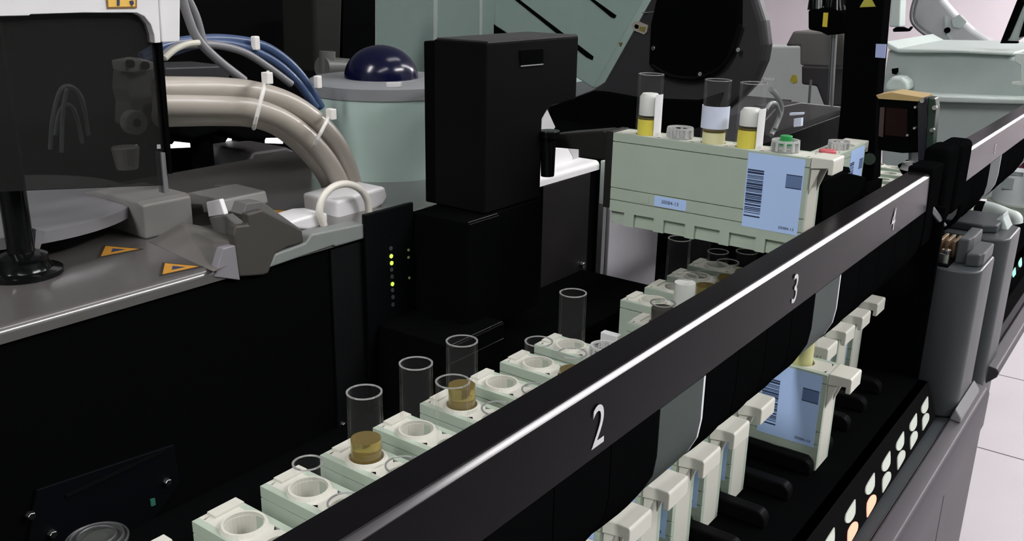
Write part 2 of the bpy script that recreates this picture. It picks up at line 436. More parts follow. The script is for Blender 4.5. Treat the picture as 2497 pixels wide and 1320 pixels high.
# tubes in the near tray (position 0 = rear well)
def tk(k, p, h, label, **kw): return tube(CXR + HX[p], YF(k), TZ + HOLE, h, label, **kw)
tk(2, 0, .0610, 'short clear tube in the rear well, second rack from the lower left', r=.0060)
tk(2, 1, .0515, 'low clear tube mouth level with its rack, beside the short clear tube')
tk(3, 0, .0795, 'tall clear tube with amber liquid, nearest of the tall tubes', liquid=AMBER, fill=.0585)
tk(3, 1, .0535, 'low clear tube just behind the nearest tall amber tube')
tk(4, 0, .0815, 'tall empty clear tube, second of the tall tubes from the left')
tk(4, 1, .0790, 'tall clear tube right of another, third tall tube from the left')
tk(5, 0, .0820, 'tall clear tube with amber liquid in front of the black base ledge', liquid=AMBER, fill=.0600)
tk(5, 1, .0545, 'low tube with amber rim behind the second amber tube', liquid=AMBER, fill=.047)
tk(6, 1, .0525, 'low clear tube mouth in the pinkish lit rack')
tk(7, 0, .0620, 'short clear tube with flared highlight in mid tray')
tk(7, 1, .0610, 'short amber tube in mid tray right of the clear one', liquid=AMBER, fill=.052)
tk(8, 0, .0800, 'single tall thin-looking empty tube before the gap in the row')
tk(11, 1, .0700, 'tube with a white cap and a dark band, first rack after the gap', liquid=WAX, fill=.066)
tk(12, 0, .0830, 'tall clear tube below the left end of the lifted rack')
tk(12, 1, .0640, 'amber tube just beyond the white capped one', liquid=AMBER, fill=.056)
tk(13, 0, .0820, 'farther tall clear tube touching the underside view of the lifted rack')
tk(13, 1, .0640, 'second amber tube beyond the white capped one', liquid=AMBER, fill=.054)
tube(-.1846 + HX[0], .455, TZ + HOLE, .0625, 'dark smoky short tube in the rear well of the rack drawn forward', mat('smoke_fill', (.045, .042, .035), .3), .0595)
tk(14, 0, .0600, 'low clear tube at the far end of the near tray')
tk(14, 1, .0640, 'low amber tube at the far end of the near tray', liquid=AMBER, fill=.050)
# tubes in the lifted rack
FX, FY, FZ = -.2155, .472 + RW / 2, -.1442
WP = (-95, -20, WHITE)
tube(FX + HX[0], FY, FZ + HOLE, .0835, 'tall tube with yellow serum and white strip label, leftmost in the lifted rack', SERUM, .0584, .0141, bands=True, paper=(.040, .0725, -38, 15, WHITE), group='tubes in the lifted rack')
tube(FX + HX[2], FY, FZ + HOLE, .0835, 'tall tube wrapped in a pale blue label, middle of the lifted rack', mat('serum_pale', (.75, .72, .42), .3), .0555, .0, bands=True, paper=(.0572, .0695, -175, 15, mat('paper_blue_white', (.66, .72, .86), .5)), group='tubes in the lifted rack')
tube(FX + HX[3], FY, FZ + HOLE, .0835, 'tall tube with yellow serum, right of the blue labelled one in the lifted rack', SERUM, .0590, .0110, bands=True, paper=(.040, .0705, -38, 15, WHITE), group='tubes in the lifted rack')
# the tubes' lower labels in the pulled rack
tube(-.1846 + HX[4] - .0005, .455, TZ + HOLE, .0790, 'yellowish tube standing in the rack drawn forward, half hidden by the black shields', mat('serum_straw', (.62, .62, .28), .3), .066, group='tubes in the lifted rack')

def crown(x, y, z, label, cap=None):
    "castellated clear adapter ring standing in a well"
    t = thing('well_adapter', label, 'adapter ring', (x, y, z), 'clear adapter rings in rack wells')
    mb = MB(); r = .0074
    mb.lathe([(r - .001, -.012), (r, -.012), (r, .004), (r - .001, .004), (r - .001, -.012)], 0, 0, 32, glass('rim_glass', (1, 1, 1), .72, .05))
    for k in range(10):
        a = 2 * math.pi * k / 10; c, s = math.cos(a), math.sin(a)
        mb.cyl((c * (r - .0005), s * (r - .0005), .0008), (c * (r - .0005), s * (r - .0005), .0058), .0011, .0008, 8, glass('adapter_plastic', (1, 1, 1), .45, .1))
    part('ring', mb, None, t, local=True)
    mb2 = MB().lathe([(r - .0014, .0050), (r - .0014, .0062), (r, .0062), (r, .0050), (r - .0014, .0050)], 0, 0, 32)
    part('top_edge', mb2, glass('adapter_plastic', (1, 1, 1), .45, .1), t, local=True)
    if cap:
        part('cap', MB().cyl((0, 0, .002), (0, 0, .0085), .0032, .0032, 16), cap, t, .0004, local=True, label='green cap')
    return t
crown(FX + HX[1], FY, FZ + RH + .0002, 'clear notched ring in the second well of the lifted rack')
crown(FX + HX[4], FY, FZ + RH + .0002, 'clear notched ring with a green cap in the lifted rack', GREEN)
crown(CXR + HX[1], YF(8), TZ + RH + .0002, 'clear notched ring right of the single tall tube in mid tray')
solo('white_slab', MB().box(-.2575, -.2460, .4395, .4445, TZ, -.2010), WHITE, 'small bright white slab standing in the gap of the rack row', 'slab', .0006)
t = thing('ring_cap', 'round clear ringed cap at the lower left picture edge beside the first rack', 'cap', (-.324, .1605, TZ))
part('stem', MB().lathe([(0, TZ), (.0085, TZ), (.0085, -.2235), (0, -.2235)], -.324, .1605, 36), BLACK, t, smooth=True)
for r_, z_ in ((.0118, -.2215), (.0100, -.2205), (.0072, -.2200)):
    part('ring', MB().tube([(-.324 + r_ * math.cos(a * math.pi / 8), .1605 + r_ * math.sin(a * math.pi / 8), z_) for a in range(16)], .0005, 8, closed=True, sub=3), STEELD, t, smooth=True)
part('top_disc', MB().lathe([(0, -.2235), (.0118, -.2235), (.0122, -.2220), (0, -.2216)], -.324, .1605, 40), mat('cap_smoke', (.05, .055, .05), .3), t, smooth=True)
# ================================================================ loading tray
t = thing('rack_loading_tray', 'black loading tray with rounded dividers and rows of lit drop shapes on its front strip', 'tray', (-.2, .25, TZ))
Y0, Y1 = -.12, .604
part('tray_floor', MB().box(-.3585, -.1065, Y0, Y1, TZ - .004, TZ), BLACK, t, .0005)
for k in range(2, 15):
    yc = YF(k) - RW / 2 - .0057; mb = MB(); pts = [(-.270, yc, TZ)]
    n = 10
    for i in range(n + 1):
        a = math.pi / 2 * i / n; pts.append((-.131 + .005 * math.sin(a), yc, TZ + .0035 + .005 * math.cos(a)))
    pts += [(-.126, yc, TZ)]; pts.insert(1, (-.270, yc, TZ + .0085))
    mb.prism(pts, 1, yc - .0036, yc + .0036)
    part('divider', mb, SATIN, t, .0012)
# sloped strip with drops
P0 = Vector((-.1065, 0, TZ)); P1 = Vector((-.0985, 0, -.2725)); sl = (P1 - P0); sn = Vector((-sl.z, 0, sl.x)).normalized()
if sn.x < 0: sn = -sn
strip = part('light_strip', MB().prism([(P0.x, 0, P0.z), (P1.x, 0, P1.z), (P1.x - .006, 0, P1.z), (P0.x - .006, 0, P0.z)], 1, Y0, Y1), mat('strip_black', (.018, .017, .018), .4), t, .0003)
def sray(px, py):
    a = Vector(A(px, py, 1, 1.)); tt = P0.dot(sn) / a.dot(sn); return a * tt
def drop(y, s, big, m, row, par=None):
    fl = -1 if row else 1
    c = P0 + sl * s + Vector((0, y, 0)); up = -sl.normalized(); sd = Vector((0, 1, 0)); n = 20; V = []
    w, h = .0092, .0118
    for off in (.0001, .0007):
        for i in range(n):
            a = 2 * math.pi * i / n; yy = math.cos(a); xx = math.sin(a)
            if yy > 0: px_, py_ = xx * (1 - yy) ** .62 * (1 if abs(xx) > 0 else 1), yy * 1.6
            else: px_, py_ = xx, yy
            V.append(c + fl * sd * (px_ * .0056 + (py_ - .3) * .0060) + fl * up * (px_ * -.0024 + (py_ - .3) * .0022) + sn * off)
    F = [list(range(n)), [n + i for i in range(n)]] + [[i, (i + 1) % n, n + (i + 1) % n, n + i] for i in range(n)]
    part('drop_light', MB().add(V, F), m, par or t, label='red lit drop' if m is DROPR else None)
for (px, py, m_, r_) in [(2255, 988, DROPW, 0), (2227, 1030, DROPW, 0), (2195, 1076, DROPW, 0), (2161, 1125, DROPW, 0), (2122, 1180, DROPW, 0), (2074, 1247, DROPW, 0), (2022, 1318, DROPW, 0),
                      (2254, 1029, DROPW, 1), (2225, 1074, DROPW, 1), (2194, 1122, DROPW, 1), (2158, 1176, DROPW, 1), (2121, 1234, DROPR, 1), (2075, 1302, DROPR, 1)]:
    q = sray(px, py); s = (q - P0 - Vector((0, q.y, 0))).dot(sl) / sl.dot(sl); drop(q.y, s, 1, m_, r_)
part('end_wall', MB().box(-.30, -.1135, .6045, .6085, -.275, -.134), BLACK, t)
# ================================================================ front cabinet under the tray
t = thing('sampler_cabinet', 'lilac grey cabinet below the loading tray with a rounded front rail', 'cabinet', (-.2, .3, FL))
part('ledge', MB().prism([(-.1025, 0, -.2760), (-.0925, 0, -.2757), (-.0922, 0, -.285), (-.1025, 0, -.285)], 1, Y0, .69), SLATE, t, .0004)
part('front_rail', MB().prism([(-.0930, 0, -.2778), (-.0915, 0, -.2735), (-.0905, 0, -.2735), (-.0820, 0, -.2755), (-.0800, 0, -.2790), (-.0800, 0, -.3050), (-.0930, 0, -.3050)], 1, Y0, .685), LAVGREY, t, .0012, smooth=True)
part('side_panel', MB().box(-.14, -.0815, Y0, .575, FL + .06, -.3055), LAVGREY, t, .001)
part('corner_panel', MB().box(-.14, -.0815, .5765, .687, FL + .06, -.3055), LAVGREY, t, .001)
part('inner_shell', MB().box(-.3585, -.1020, Y0, .60, -.30, -.2765), BLACK, t)
part('plinth', MB().box(-.33, -.10, Y0 + .02, .66, FL, FL + .06), BLACK, t)

# ================================================================ end posts of the two units
def post(name, pts_top, lab, y, zt, x0, x1, zb, conn):
    t = thing(name, lab, 'machine casing', (x0, y, zb))
    P = [(x0, y), (x1 - .012, y)]
    for i in range(1, 7):
        a = math.pi / 2 * i / 6; P.append((x1 - .012 + .012 * math.sin(a), y + .012 - .012 * math.cos(a)))
    P += [(x1, y + .05), (x1 - .010, y + .058), (x0, y + .058)]
    return t, P
t, P = post('end_casing', None, 'slate grey rounded end casing of the near unit with stepped top and open connector', .612, 0, -.1265, -.0895, -.2757, 1)
part('casing_body', MB().prism([(a, b, 0) for a, b in P], 2, -.2750, -.1740), SLATE, t, .0015, smooth=True)
P2 = [(-.101, .625, 0), (-.0935, .627, 0), (-.0915, .633, 0), (-.0915, .664, 0), (-.101, .664, 0)]
part('top_step', MB().prism(P2, 2, -.1740, -.1655), SLATE, t, .0012)
P3 = [(-.1075, .628, 0), (-.1015, .630, 0), (-.1000, .640, 0), (-.1000, .666, 0), (-.1075, .666, 0)]
part('upper_step', MB().prism(P3, 2, -.1740, -.1575), SLATE, t, .0012)
part('connector_well', MB().box(-.1255, -.1085, .614, .664, -.1745, -.1728), BLACK, t, .0004)
mb = MB()
for i in range(4): mb.box(-.1245 + i * .0042, -.1225 + i * .0042, .636, .656, -.1735, -.1620)
part('contact_fins', mb, BRASS, t, .0003, label='row of shiny contact fins')
mb = MB(); mb.cyl((-.120, .628, -.1735), (-.120, .628, -.166), .0035, .003, 12); mb.cyl((-.1135, .630, -.1735), (-.1135, .630, -.1665), .003, .003, 10); mb.box(-.1245, -.1095, .617, .6195, -.1735, -.1665)
part('connector_plugs', mb, CHROME, t, .0003)
part('foot_flange', MB().prism([(-.0915, 0, -.2735), (-.0845, 0, -.2745), (-.0845, 0, -.271), (-.0890, 0, -.265)], 1, .610, .668), MIDGREY, t, .001)

t, P = post('end_casing', None, 'slate grey end casing of the far unit, rising behind the near casing', .70, 0, -.150, -.088, -.33, 1)
part('casing_body', MB().prism([(a, b, 0) for a, b in P], 2, -.330, -.1720), SLATE, t, .0015, smooth=True)
part('top_step', MB().prism([(-.150, .712, 0), (-.108, .712, 0), (-.099, .718, 0), (-.099, .757, 0), (-.150, .757, 0)], 2, -.1720, -.1660), SLATE, t, .0015)
part('curb', MB().px([(2395, 552), (2412, 549), (2447, 522), (2447, 534), (2460, 568), (2400, 600), (2380, 590)], 1, .735, .02), MINTD, t, .001)
# unit 2 tray, ledge and lights
t = thing('rack_loading_tray', 'dark far loading tray with teal and red lit drops at the right picture edge', 'tray', (-.2, 1.0, TZ))
part('tray_floor', MB().box(-.3585, -.1065, .765, 1.19, TZ - .004, TZ), BLACK, t)
P2a = part('light_strip', MB().prism([(P0.x, 0, P0.z), (P1.x + .002, 0, P1.z), (P1.x - .006, 0, P1.z), (P0.x - .006, 0, P0.z)], 1, .765, 1.19), mat('strip_black', (.018, .017, .018), .4), t)
for (px, py, m_) in [(2450, 698, DROPW), (2472, 665, DROPT), (2487, 640, DROPT), (2470, 693, DROPW), (2485, 668, DROPW), (2450, 731, DROPR)]:
    q = sray(px, py); s = (q - P0 - Vector((0, q.y, 0))).dot(sl) / sl.dot(sl); drop(q.y, s, 1, m_, 0)
part('front_lip', MB().prism([(-.100, 0, -.2745), (-.092, 0, -.2745), (-.0905, 0, -.272), (-.0825, 0, -.2735), (-.0805, 0, -.276), (-.0815, 0, -.2800), (-.100, 0, -.300)], 1, .72, 1.19), LAVGREY, t, .0008)
part('lower_body', MB().box(-.36, -.22, .77, 1.19, FL, -.3005), DKGREY, t)
part('tray_underside', MB().box(-.3585, -.101, .765, 1.19, -.30, TZ - .0045), BLACK, t)
for i, yy in enumerate([.8085, .835, .862, .895, .93, .965, 1.0, 1.035]):
    rack(-.2130 - .0022 * i, yy, TZ, 'cream rack handle in the far tray, ' + ['nearest of its row', 'second from the near end', 'third from the near end', 'fourth from the near end', 'fifth from the near end', 'sixth from the near end', 'seventh from the near end', 'last of its row'][i], 'sample racks in the far tray')
mb = MB(); b = A(2480, 545, 1, .90)
t = thing('bar_handle', 'rounded pale green bar lever at the right picture edge, in front of the bottle', 'lever', (-.12, .9, -.21))
mb.tube([A(2400, 505, 1, .90), A(2425, 512, 1, .90), A(2455, 524, 1, .90), A(2475, 532, 1, .90), A(2478, 545, 1, .90)], .0058, 14)
part('lever_arm', mb, PALE, t, smooth=True)
t = thing('reagent_bottle', 'white round reagent bottle with a dark red cap at the right picture edge', 'bottle', (-.143, 1.15, TZ))
c = A(2480, 450, 1, 1.15); bx = c[0] + .004; 
zb = A(2480, 492, 1, 1.15)[2]; zt = A(2480, 402, 1, 1.15)[2]
part('bottle_body', MB().lathe([(0, zb), (.0255, zb), (.027, zb + .003), (.027, zt - .006), (.021, zt), (0, zt)], bx, 1.15, 36), mat('bottle_white', (.72, .76, .78), .35), t, smooth=True)
part('cap', MB().lathe([(0, zt), (.019, zt), (.019, zt + .012), (0, zt + .012)], bx, 1.15, 30), mat('cap_maroon', (.10, .01, .03), .4), t, smooth=True)
part('label_print', MB().box(bx - .016, bx - .004, 1.15 - .0275, 1.15 - .0262, zb + .018, zb + .03).box(bx - .012, bx + .004, 1.15 - .0278, 1.15 - .0265, zb + .034, zb + .038), mat('print_grey', (.3, .35, .34), .5), t)
part('base_cup', MB().lathe([(0, TZ), (.031, TZ), (.031, zb + .0), (0, zb)], bx, 1.15, 36), mat('cup_green_grey', (.3, .34, .28), .5), t, smooth=True)

# ================================================================ numbered beam over the racks
def beam(name, y0, y1, lab, nums):
    t = thing(name, lab, 'beam', (-.127, y0, -.1329))
    pr = [(-.1334, 0, -.1329), (-.1334, 0, -.1105), (-.1328, 0, -.1099)]
    edge = []
    for i in range(7):                                                          # broad, slightly crowned upper edge
        a = math.radians(36 + 8 * i / 6); k = .0165
        edge.append((-.1223 + (math.sin(a) - math.sin(math.radians(36))) * k, 0, -.1100 - (math.cos(math.radians(36)) - math.cos(a)) * k))
    pr += [(-.1223, 0, -.1099), (edge[-1][0], 0, edge[-1][2] - .0003), (-.1200, 0, -.1325), (-.1204, 0, -.1329)]
    part('beam_body', MB().prism(pr, 1, y0, y1), COVERM, t)
    part('edge_band', MB().prism(edge + [(edge[-1][0] - .0006, 0, edge[-1][2] - .0006), (edge[0][0] - .0003, 0, edge[0][2] - .0008)], 1, y0 + .0002, y1 - .0002), mat('edge_gloss', (.03, .029, .031), .2, spec=.5, coat=.5), t, smooth=.3, label='glossy bright upper edge')
    for n_, y_, h_ in nums:
        text('bay_number', n_, h_, NUM, t, (-.1199, y_, -.1236), 'x', .80, label='white printed number ' + n_)
    return t
bt = beam('numbered_beam', -.12, .5820, 'long black beam with a bright upper edge, printed 2, 3 and 4, across the foreground', [('2', .2063, .0190), ('3', .3617, .0180), ('4', .5078, .0175)])
prof = [(-.1202, -.1331), (-.1202, -.150), (-.1212, -.1575), (-.1243, -.1640), (-.1295, -.1700), (-.1360, -.1755), (-.1440, -.1805)]
def shield(y0, y1, m, par, bulge=.0016, nm='finger_shield', label=None, th=.0016, edge=None):
    n = 10; k = len(prof); V = []
    for j in range(n + 1):
        u = j / n; b = bulge * math.sin(math.pi * u); yy = y0 + .0003 + (y1 - y0 - .0006) * u
        for s in (0, 1):
            for i, (x, z) in enumerate(prof):
                f = i / (k - 1); nx, nz = (1, 0) if i < 2 else (.75, -.66)
                d = b * f - th * s; V.append((x + nx * d, yy, z + nz * d * (f > .1)))
    F = []; st = 2 * k
    for j in range(n):
        a = j * st; c_ = (j + 1) * st
        for i in range(k - 1):
            F.append((a + i, a + i + 1, c_ + i + 1, c_ + i)); F.append((a + k + i, c_ + k + i, c_ + k + i + 1, a + k + i + 1))
        F.append((a + k - 1, a + 2 * k - 1, c_ + 2 * k - 1, c_ + k - 1)); F.append((a, c_, c_ + k, a + k))
    for a in (0, n * st): F += [(a + i, a + i + 1, a + k + i + 1, a + k + i) for i in range(k - 1)]
    return part(nm, MB().add(V, F), m, par, smooth=True, label=label)
eds = [-.12, -.09, -.06, -.03, 0., .032, .063, .094, .1243, .1546, .1848, .2150, .2454]
for a, b in zip(eds, eds[1:]): shield(a, b, GLOSSB if 0 else BLACK, bt)
def guide(y0, y1, par):
    shield(y0, y1, GREENGL, par, .0004, 'light_guide', 'grey green translucent light guide')
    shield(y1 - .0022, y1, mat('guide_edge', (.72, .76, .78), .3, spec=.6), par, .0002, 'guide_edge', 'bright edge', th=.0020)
guide(.2454, .2797, bt)
for a, b in zip([.28, .3077, .3354, .3630], [.3077, .3354, .3630, .3907]): shield(a, b, BLACK, bt)
guide(.3907, .4262, bt)
for a, b in zip([.4265, .457, .489, .520, .551], [.457, .489, .520, .551, .582]): shield(a, b, BLACK, bt)
part('end_bracket', MB().box(-.1340, -.1195, .5830, .610, -.1560, -.1070), BLACK, bt, .0012)
bt2 = beam('numbered_beam', .690, 1.45, 'farther black beam with a small number 5 at the right picture edge', [('5', .7865, .0105)])
for a, b in zip([.69, .72, .75], [.72, .75, .78]): shield(a, b, BLACK, bt2)
guide(.78, .825, bt2)
for a, b in zip([.826, .86, .9], [.86, .9, .955]): shield(a, b, BLACK, bt2)
guide(.956, .99, bt2)
for a, b in zip([1.0, 1.05, 1.1], [1.05, 1.1, 1.15]): shield(a, b, BLACK, bt2)
t = thing('joint_block', 'pair of black rounded blocks between the two numbered beams', 'block', (-.127, .65, -.275))
part('near_block', MB().box(-.1345, -.1185, .6190, .6480, -.1500, -.1000), BLACK, t, .004, smooth=True)
part('far_block', MB().box(-.1345, -.1185, .6550, .6880, -.1500, -.1020), BLACK, t, .004, smooth=True)
part('carrier', MB().box(-.1360, -.1280, .612, .690, -.275, -.112), BLACK, t)
solo('steel_pin', MB().cyl(A(2268, 507, 1, .60), A(2292, 536, 1, .606), .0022, .0022, 14).cyl(A(2292, 536, 1, .606), A(2305, 550, 1, .609), .0010, .0010, 10), STEELD, 'short slanting steel pin beneath the far end of the numbered beam', 'pin', smooth=True)

exec_left = True
# ================================================================ analyser base, counter and its fittings
t = thing('analyser_machine', 'large black machine base with counter edge in painted grey shade, left and centre', 'machine', (-.8, .3, FL))
AM = t
part('black_skirt', MB().box(-.56, -.362, -.4, .603, FL, -.1432).box(-.86, -.56, -.4, .603, FL, -.1655), BLACK, t)
cp = [(-.56, 0, -.1430), (-.56, 0, -.1361)] + [(-.3640 + .0040 * math.sin(math.pi * i / 16), 0, -.1401 + .0040 * math.cos(math.pi * i / 16)) for i in range(9)] + [(-.3600, 0, -.1430)]
part('counter', MB().prism(cp, 1, -.4, .50), COUNTER, t, smooth=.5, label='white counter with painted grey shade and a bright rounded edge')
part('white_counter', MB().prism(cp, 1, .5005, .6005), WHITE, t, smooth=.5, label='white counter end')
part('column_strip', MB().box(-.3622, -.3605, .3255, .3500, -.262, -.1445), mat('strip_dark', (.006, .0065, .007), .5, spec=.08), t)
mb = MB().px([(70, 1330), (90, 1196), (425, 1085), (440, 1180), (330, 1330)], 0, -.3600, -.0018)
part('access_hatch', mb, mat('hatch_navy', (.0025, .003, .0042), .5, spec=.06), t, .0004)
mb = MB().px([(160, 1208), (400, 1098), (402, 1104), (165, 1214)], 0, -.3592, -.0005); part('hatch_rail', mb, SATIN, t)
for (px, py) in [(408, 1176), (128, 1303), (838, 1036), (858, 1040), (699, 1135), (75, 1258)]:
    a = A(px, py, 0, -.3590); mb = MB().cyl((a[0] - .001, a[1], a[2]), (a[0] + .0014, a[1], a[2]), .0021, .0017, 6); part('screw', mb, CHROME, t, .0002)
part('teal_indicator', MB().px([(368, 1219), (378, 1216), (380, 1232), (370, 1236)], 0, -.3590, -.0008), TEAL, t)
part('right_panel', MB().box(-.3620, -.3600, .5255, .588, -.262, -.1436), mat('panel_charcoal', (.014, .013, .014), .4, spec=.15), t, .0003)
a = A(1420, 646, 0, -.3590); part('panel_bolt', MB().cyl((-.360, a[1], a[2]), (-.357, a[1], a[2]), .0026, .0022, 12), CHROME, t, .0004)
part('corner_trim', MB().box(-.3595, -.3540, .6010, .6075, -.170, -.1361), PALE, t, .0005)
part('lower_trim', MB().box(-.3595, -.3550, .6010, .6060, -.245, -.1702), MIDGREY, t)
solo('glossy_side_panel', MB().box(-.3580, -.3545, .6110, .6950, -.262, -.1560), mat('glossy_lilac_panel', (.42, .41, .44), .16, spec=.7), 'glossy lilac grey side panel seen below the left end of the lifted rack', 'panel', .001)
solo('far_transport_housing', MB().box(-.60, -.3610, .6980, .83, FL, -.150), BLACK, 'black transport housing behind the glossy side panel', 'machine')
solo('transport_bed', MB().box(-.3535, -.300, .695, .755, FL, -.2530), BLACK, 'black transport bed beyond the near tray', 'machine')
# counter fittings
def sticker(x, y, s, rot, lab, par):
    mb = MB(); c, s_ = math.cos(rot), math.sin(rot)
    def tri(k, z0, z1, m):
        P = [(0, .62 * s * k), (-.55 * s * k, -.38 * s * k), (.55 * s * k, -.38 * s * k)]
        mb.prism([(x + c * a - s_ * b, y + s_ * a + c * b, 0) for a, b in P], 2, z0, z1, m)
    tri(1, -.1360, -.1357, mat('sticker_black', (.03, .022, .012), .6)); tri(.82, -.1357, -.1356, ORNG); tri(.30, -.1356, -.1355, INK)
    o = part('warning_sticker', mb, None, par, label=lab)
for px, py, s, r_, lab in [(285, 612, .020, -.65, 'orange warning triangle beside the grey box'), (432, 655, .019, -.65, 'orange warning triangle near the counter edge'),
                           (700, 522, .022, -.65, 'orange warning triangle behind the white base'), (555, 467, .018, -.65, 'small faded orange warning triangle farther back')]:
    a = A(px, py, 2, -.136); sticker(a[0], a[1], s, r_, lab, t)
FIT = 'fittings on the counter'
t = thing('support_post', 'black round post with a flared foot on the counter at the left picture edge', 'post', A(62, 668, 2, -.136))
c0 = A(60, 668, 2, -.136)
part('post_shaft', MB().cyl((c0[0], c0[1], -.130), (c0[0], c0[1], .12), .0058, .0058, 28), GLOSSB, t, smooth=True)
part('post_foot', MB().lathe([(0, -.1360), (.0165, -.1360), (.0165, -.1340), (.0125, -.1330), (.0108, -.1300), (.0108, -.1270), (.0058, -.1250), (0, -.1250)], c0[0], c0[1], 40), GLOSSB, t, smooth=True)
t = thing('turntable', 'round grey turntable disc with a bright rim on the counter, far left', 'turntable', (-.50, .205, -.1361))
DC = (-.497, .215); DR = .072
part('disc', MB().lathe([(0, -.1195), (DR - .002, -.1195), (DR, -.1205), (DR, -.1260), (DR - .004, -.1270), (0, -.1270)], *DC, 72), mat('disc_grey', (.30, .30, .31), .4, metal=.5), t, smooth=True)
part('spindle', MB().lathe([(0, -.1270), (.03, -.1270), (.034, -.1360), (0, -.1360)], *DC, 40), DKGREY, t, smooth=True)
part('bracket', MB().px([(88, 560), (110, 565), (95, 615), (84, 612)], 0, -.418, -.004), MIDGREY, t)
# block fittings
a = A(355, 585, 2, -.1361); e = A(482, 548, 2, -.1361)
solo('grey_housing', MB().prism([(a[0], 0, -.1361), (a[0], 0, -.1180), (a[0] - .004, 0, -.1165), (-.470, 0, -.1165), (-.486, 0, -.1200), (-.486, 0, -.1361)], 1, a[1], .288), mat('housing_grey', (.20, .195, .185), .45), 'low grey rectangular housing between turntable and warning triangles', 'housing', .0012, group=FIT)
P = [A(360, 590, 2, -.1361), A(520, 664, 2, -.1361), A(572, 640, 2, -.1361), A(560, 590, 2, -.1361)]; Q = A(443, 542, 0, -.4240); Q2 = A(520, 556, 0, -.420)
mb = MB().add([P[0], P[1], P[2], P[3], Q, Q2], [(0, 1, 4), (1, 5, 4), (1, 2, 5), (2, 3, 5), (3, 4, 5), (0, 4, 3), (0, 3, 2, 1)])
solo('folded_cover', mb, mat('cover_taupe', (.13, .125, .115), .5), 'dark taupe tent-shaped cover on the counter beside the grey housing', 'cover', .0006, group=FIT)
t = thing('hinge_block', 'grey hinge block with a bright white end plate behind the taupe cover', 'hinge', (-.46, .33, -.136), FIT)
part('block', MB().px([(385, 485), (470, 470), (540, 488), (548, 520), (495, 520), (492, 502), (385, 497)], 1, .298, .03), mat('housing_grey', (.20, .195, .185), .45), t, .001)
part('white_end_plate', MB().px([(502, 493), (534, 486), (547, 524), (508, 530)], 1, .295, .003), WHITE, t, .0006)
part('lower_arm', MB().px([(508, 531), (548, 525), (590, 556), (575, 585), (540, 595), (520, 570)], 1, .292, .006), mat('arm_grey', (.13, .13, .125), .5), t, .001)
t = thing('edge_bracket', 'two-part grey bracket clamped over the counter edge in the middle of its length', 'bracket', (-.36, .26, -.145), FIT)
part('light_plate', MB().px([(524, 676), (544, 607), (576, 598), (586, 684)], 0, -.3592, -.005), mat('plate_lilac', (.22, .21, .23), .45), t, .0005)
part('dark_wedge', MB().px([(584, 676), (570, 575), (576, 552), (606, 548), (602, 522), (640, 512), (738, 562), (742, 592), (700, 604), (672, 620), (655, 668), (640, 672)], 0, -.3588, -.005), mat('wedge_dark', (.050, .046, .041), .5), t, .001)
part('sloped_top', MB().px([(592, 524), (602, 497), (640, 492), (735, 560), (738, 563), (650, 570)], 0, -.3720, -.010), mat('arm_grey', (.13, .13, .125), .5), t, .001)
solo('counter_rim_piece', MB().px([(672, 620), (745, 593), (760, 572), (890, 545), (890, 582), (820, 602), (812, 600), (655, 655)], 0, -.3586, -.010), mat('rim_green_grey', (.20, .22, .21), .4), 'pale green grey moulded rim along the counter edge left of the black cabinet', 'rim', .001, group=FIT)
# hose clamp
t = thing('hose_clamp', 'bright white clamp block with a cream ring holding the hoses', 'clamp', (-.385, .36, -.136))
part('clamp_block', MB().px([(822, 490), (940, 455), (947, 480), (935, 500), (900, 520), (890, 550), (826, 540)], 0, -.3850, -.03), WHITE, t, .002)
part('clamp_base', MB().px([(695, 545), (770, 522), (800, 520), (800, 548), (755, 562), (720, 558)], 0, -.3800, -.020), WHITE, t, .0015)
ring = [A(790 + 0, 550, 0, -.378), A(779, 515, 0, -.378), A(790, 478, 0, -.378), A(815, 455, 0, -.378), A(848, 449, 0, -.378), A(878, 462, 0, -.378), A(895, 488, 0, -.378), A(900, 520, 0, -.378)]
part('ring', MB().tube(ring, .0021, 12), mat('ring_cream', (.72, .70, .62), .35), t, smooth=True)
# hoses
def hose(name, pts, x, r, m, lab, cat='hose', group=None):
    mb = MB().tube([A(px, py, 0, x + (dx if len(q) > 2 else 0)) for q in pts for (px, py, dx) in [(q[0], q[1], q[2] if len(q) > 2 else 0)]], r, 16)
    return solo(name, mb, m, lab, cat, smooth=True, group=group)
hose('hose', [(386, 217), (395, 217), (470, 217), (540, 218), (620, 226), (700, 250), (765, 292), (815, 345), (843, 400), (862, 462)], -.4125, .0062, HOSE, 'cream ribbed hose arching from the tinted hood to the clamp, topmost of three', group='cream hoses')
hose('hose', [(386, 254), (400, 254), (470, 255), (540, 257), (610, 262), (680, 286), (740, 327), (790, 380), (820, 428), (838, 470)], -.4095, .0056, HOSE, 'cream hose in the middle of the bundle of three', group='cream hoses')
hose('hose', [(386, 281), (400, 281), (470, 280), (540, 280), (610, 284), (670, 303), (725, 343), (772, 393), (800, 436), (815, 480)], -.4200, .0060, HOSE, 'cream hose lowest and inmost of the bundle', group='cream hoses')
for i, (p, q) in enumerate([((650, 190), (622, 300)), ((806, 278), (768, 350))]):
    t = thing('cable_tie', 'white cable tie around the cream hoses, ' + ['near the top of the arch', 'on the bend'][i], 'cable tie', A(*q, 0, -.40), 'white cable ties')
    b = A(*p, 0, -.396); e = A(*q, 0, -.396); b2 = A(*p, 0, -.425); e2 = A(*q, 0, -.425)
    part('strap', MB().tube([b, e, e2, b2], .0011, 8, closed=True, sub=5), TIE, t)
    c = A(p[0], p[1], 0, -.394); part('lock_head', MB().box(c[0] - .002, c[0] + .003, c[1] - .002, c[1] + .002, c[2] - .003, c[2] + .003), TIE, t, .0005)
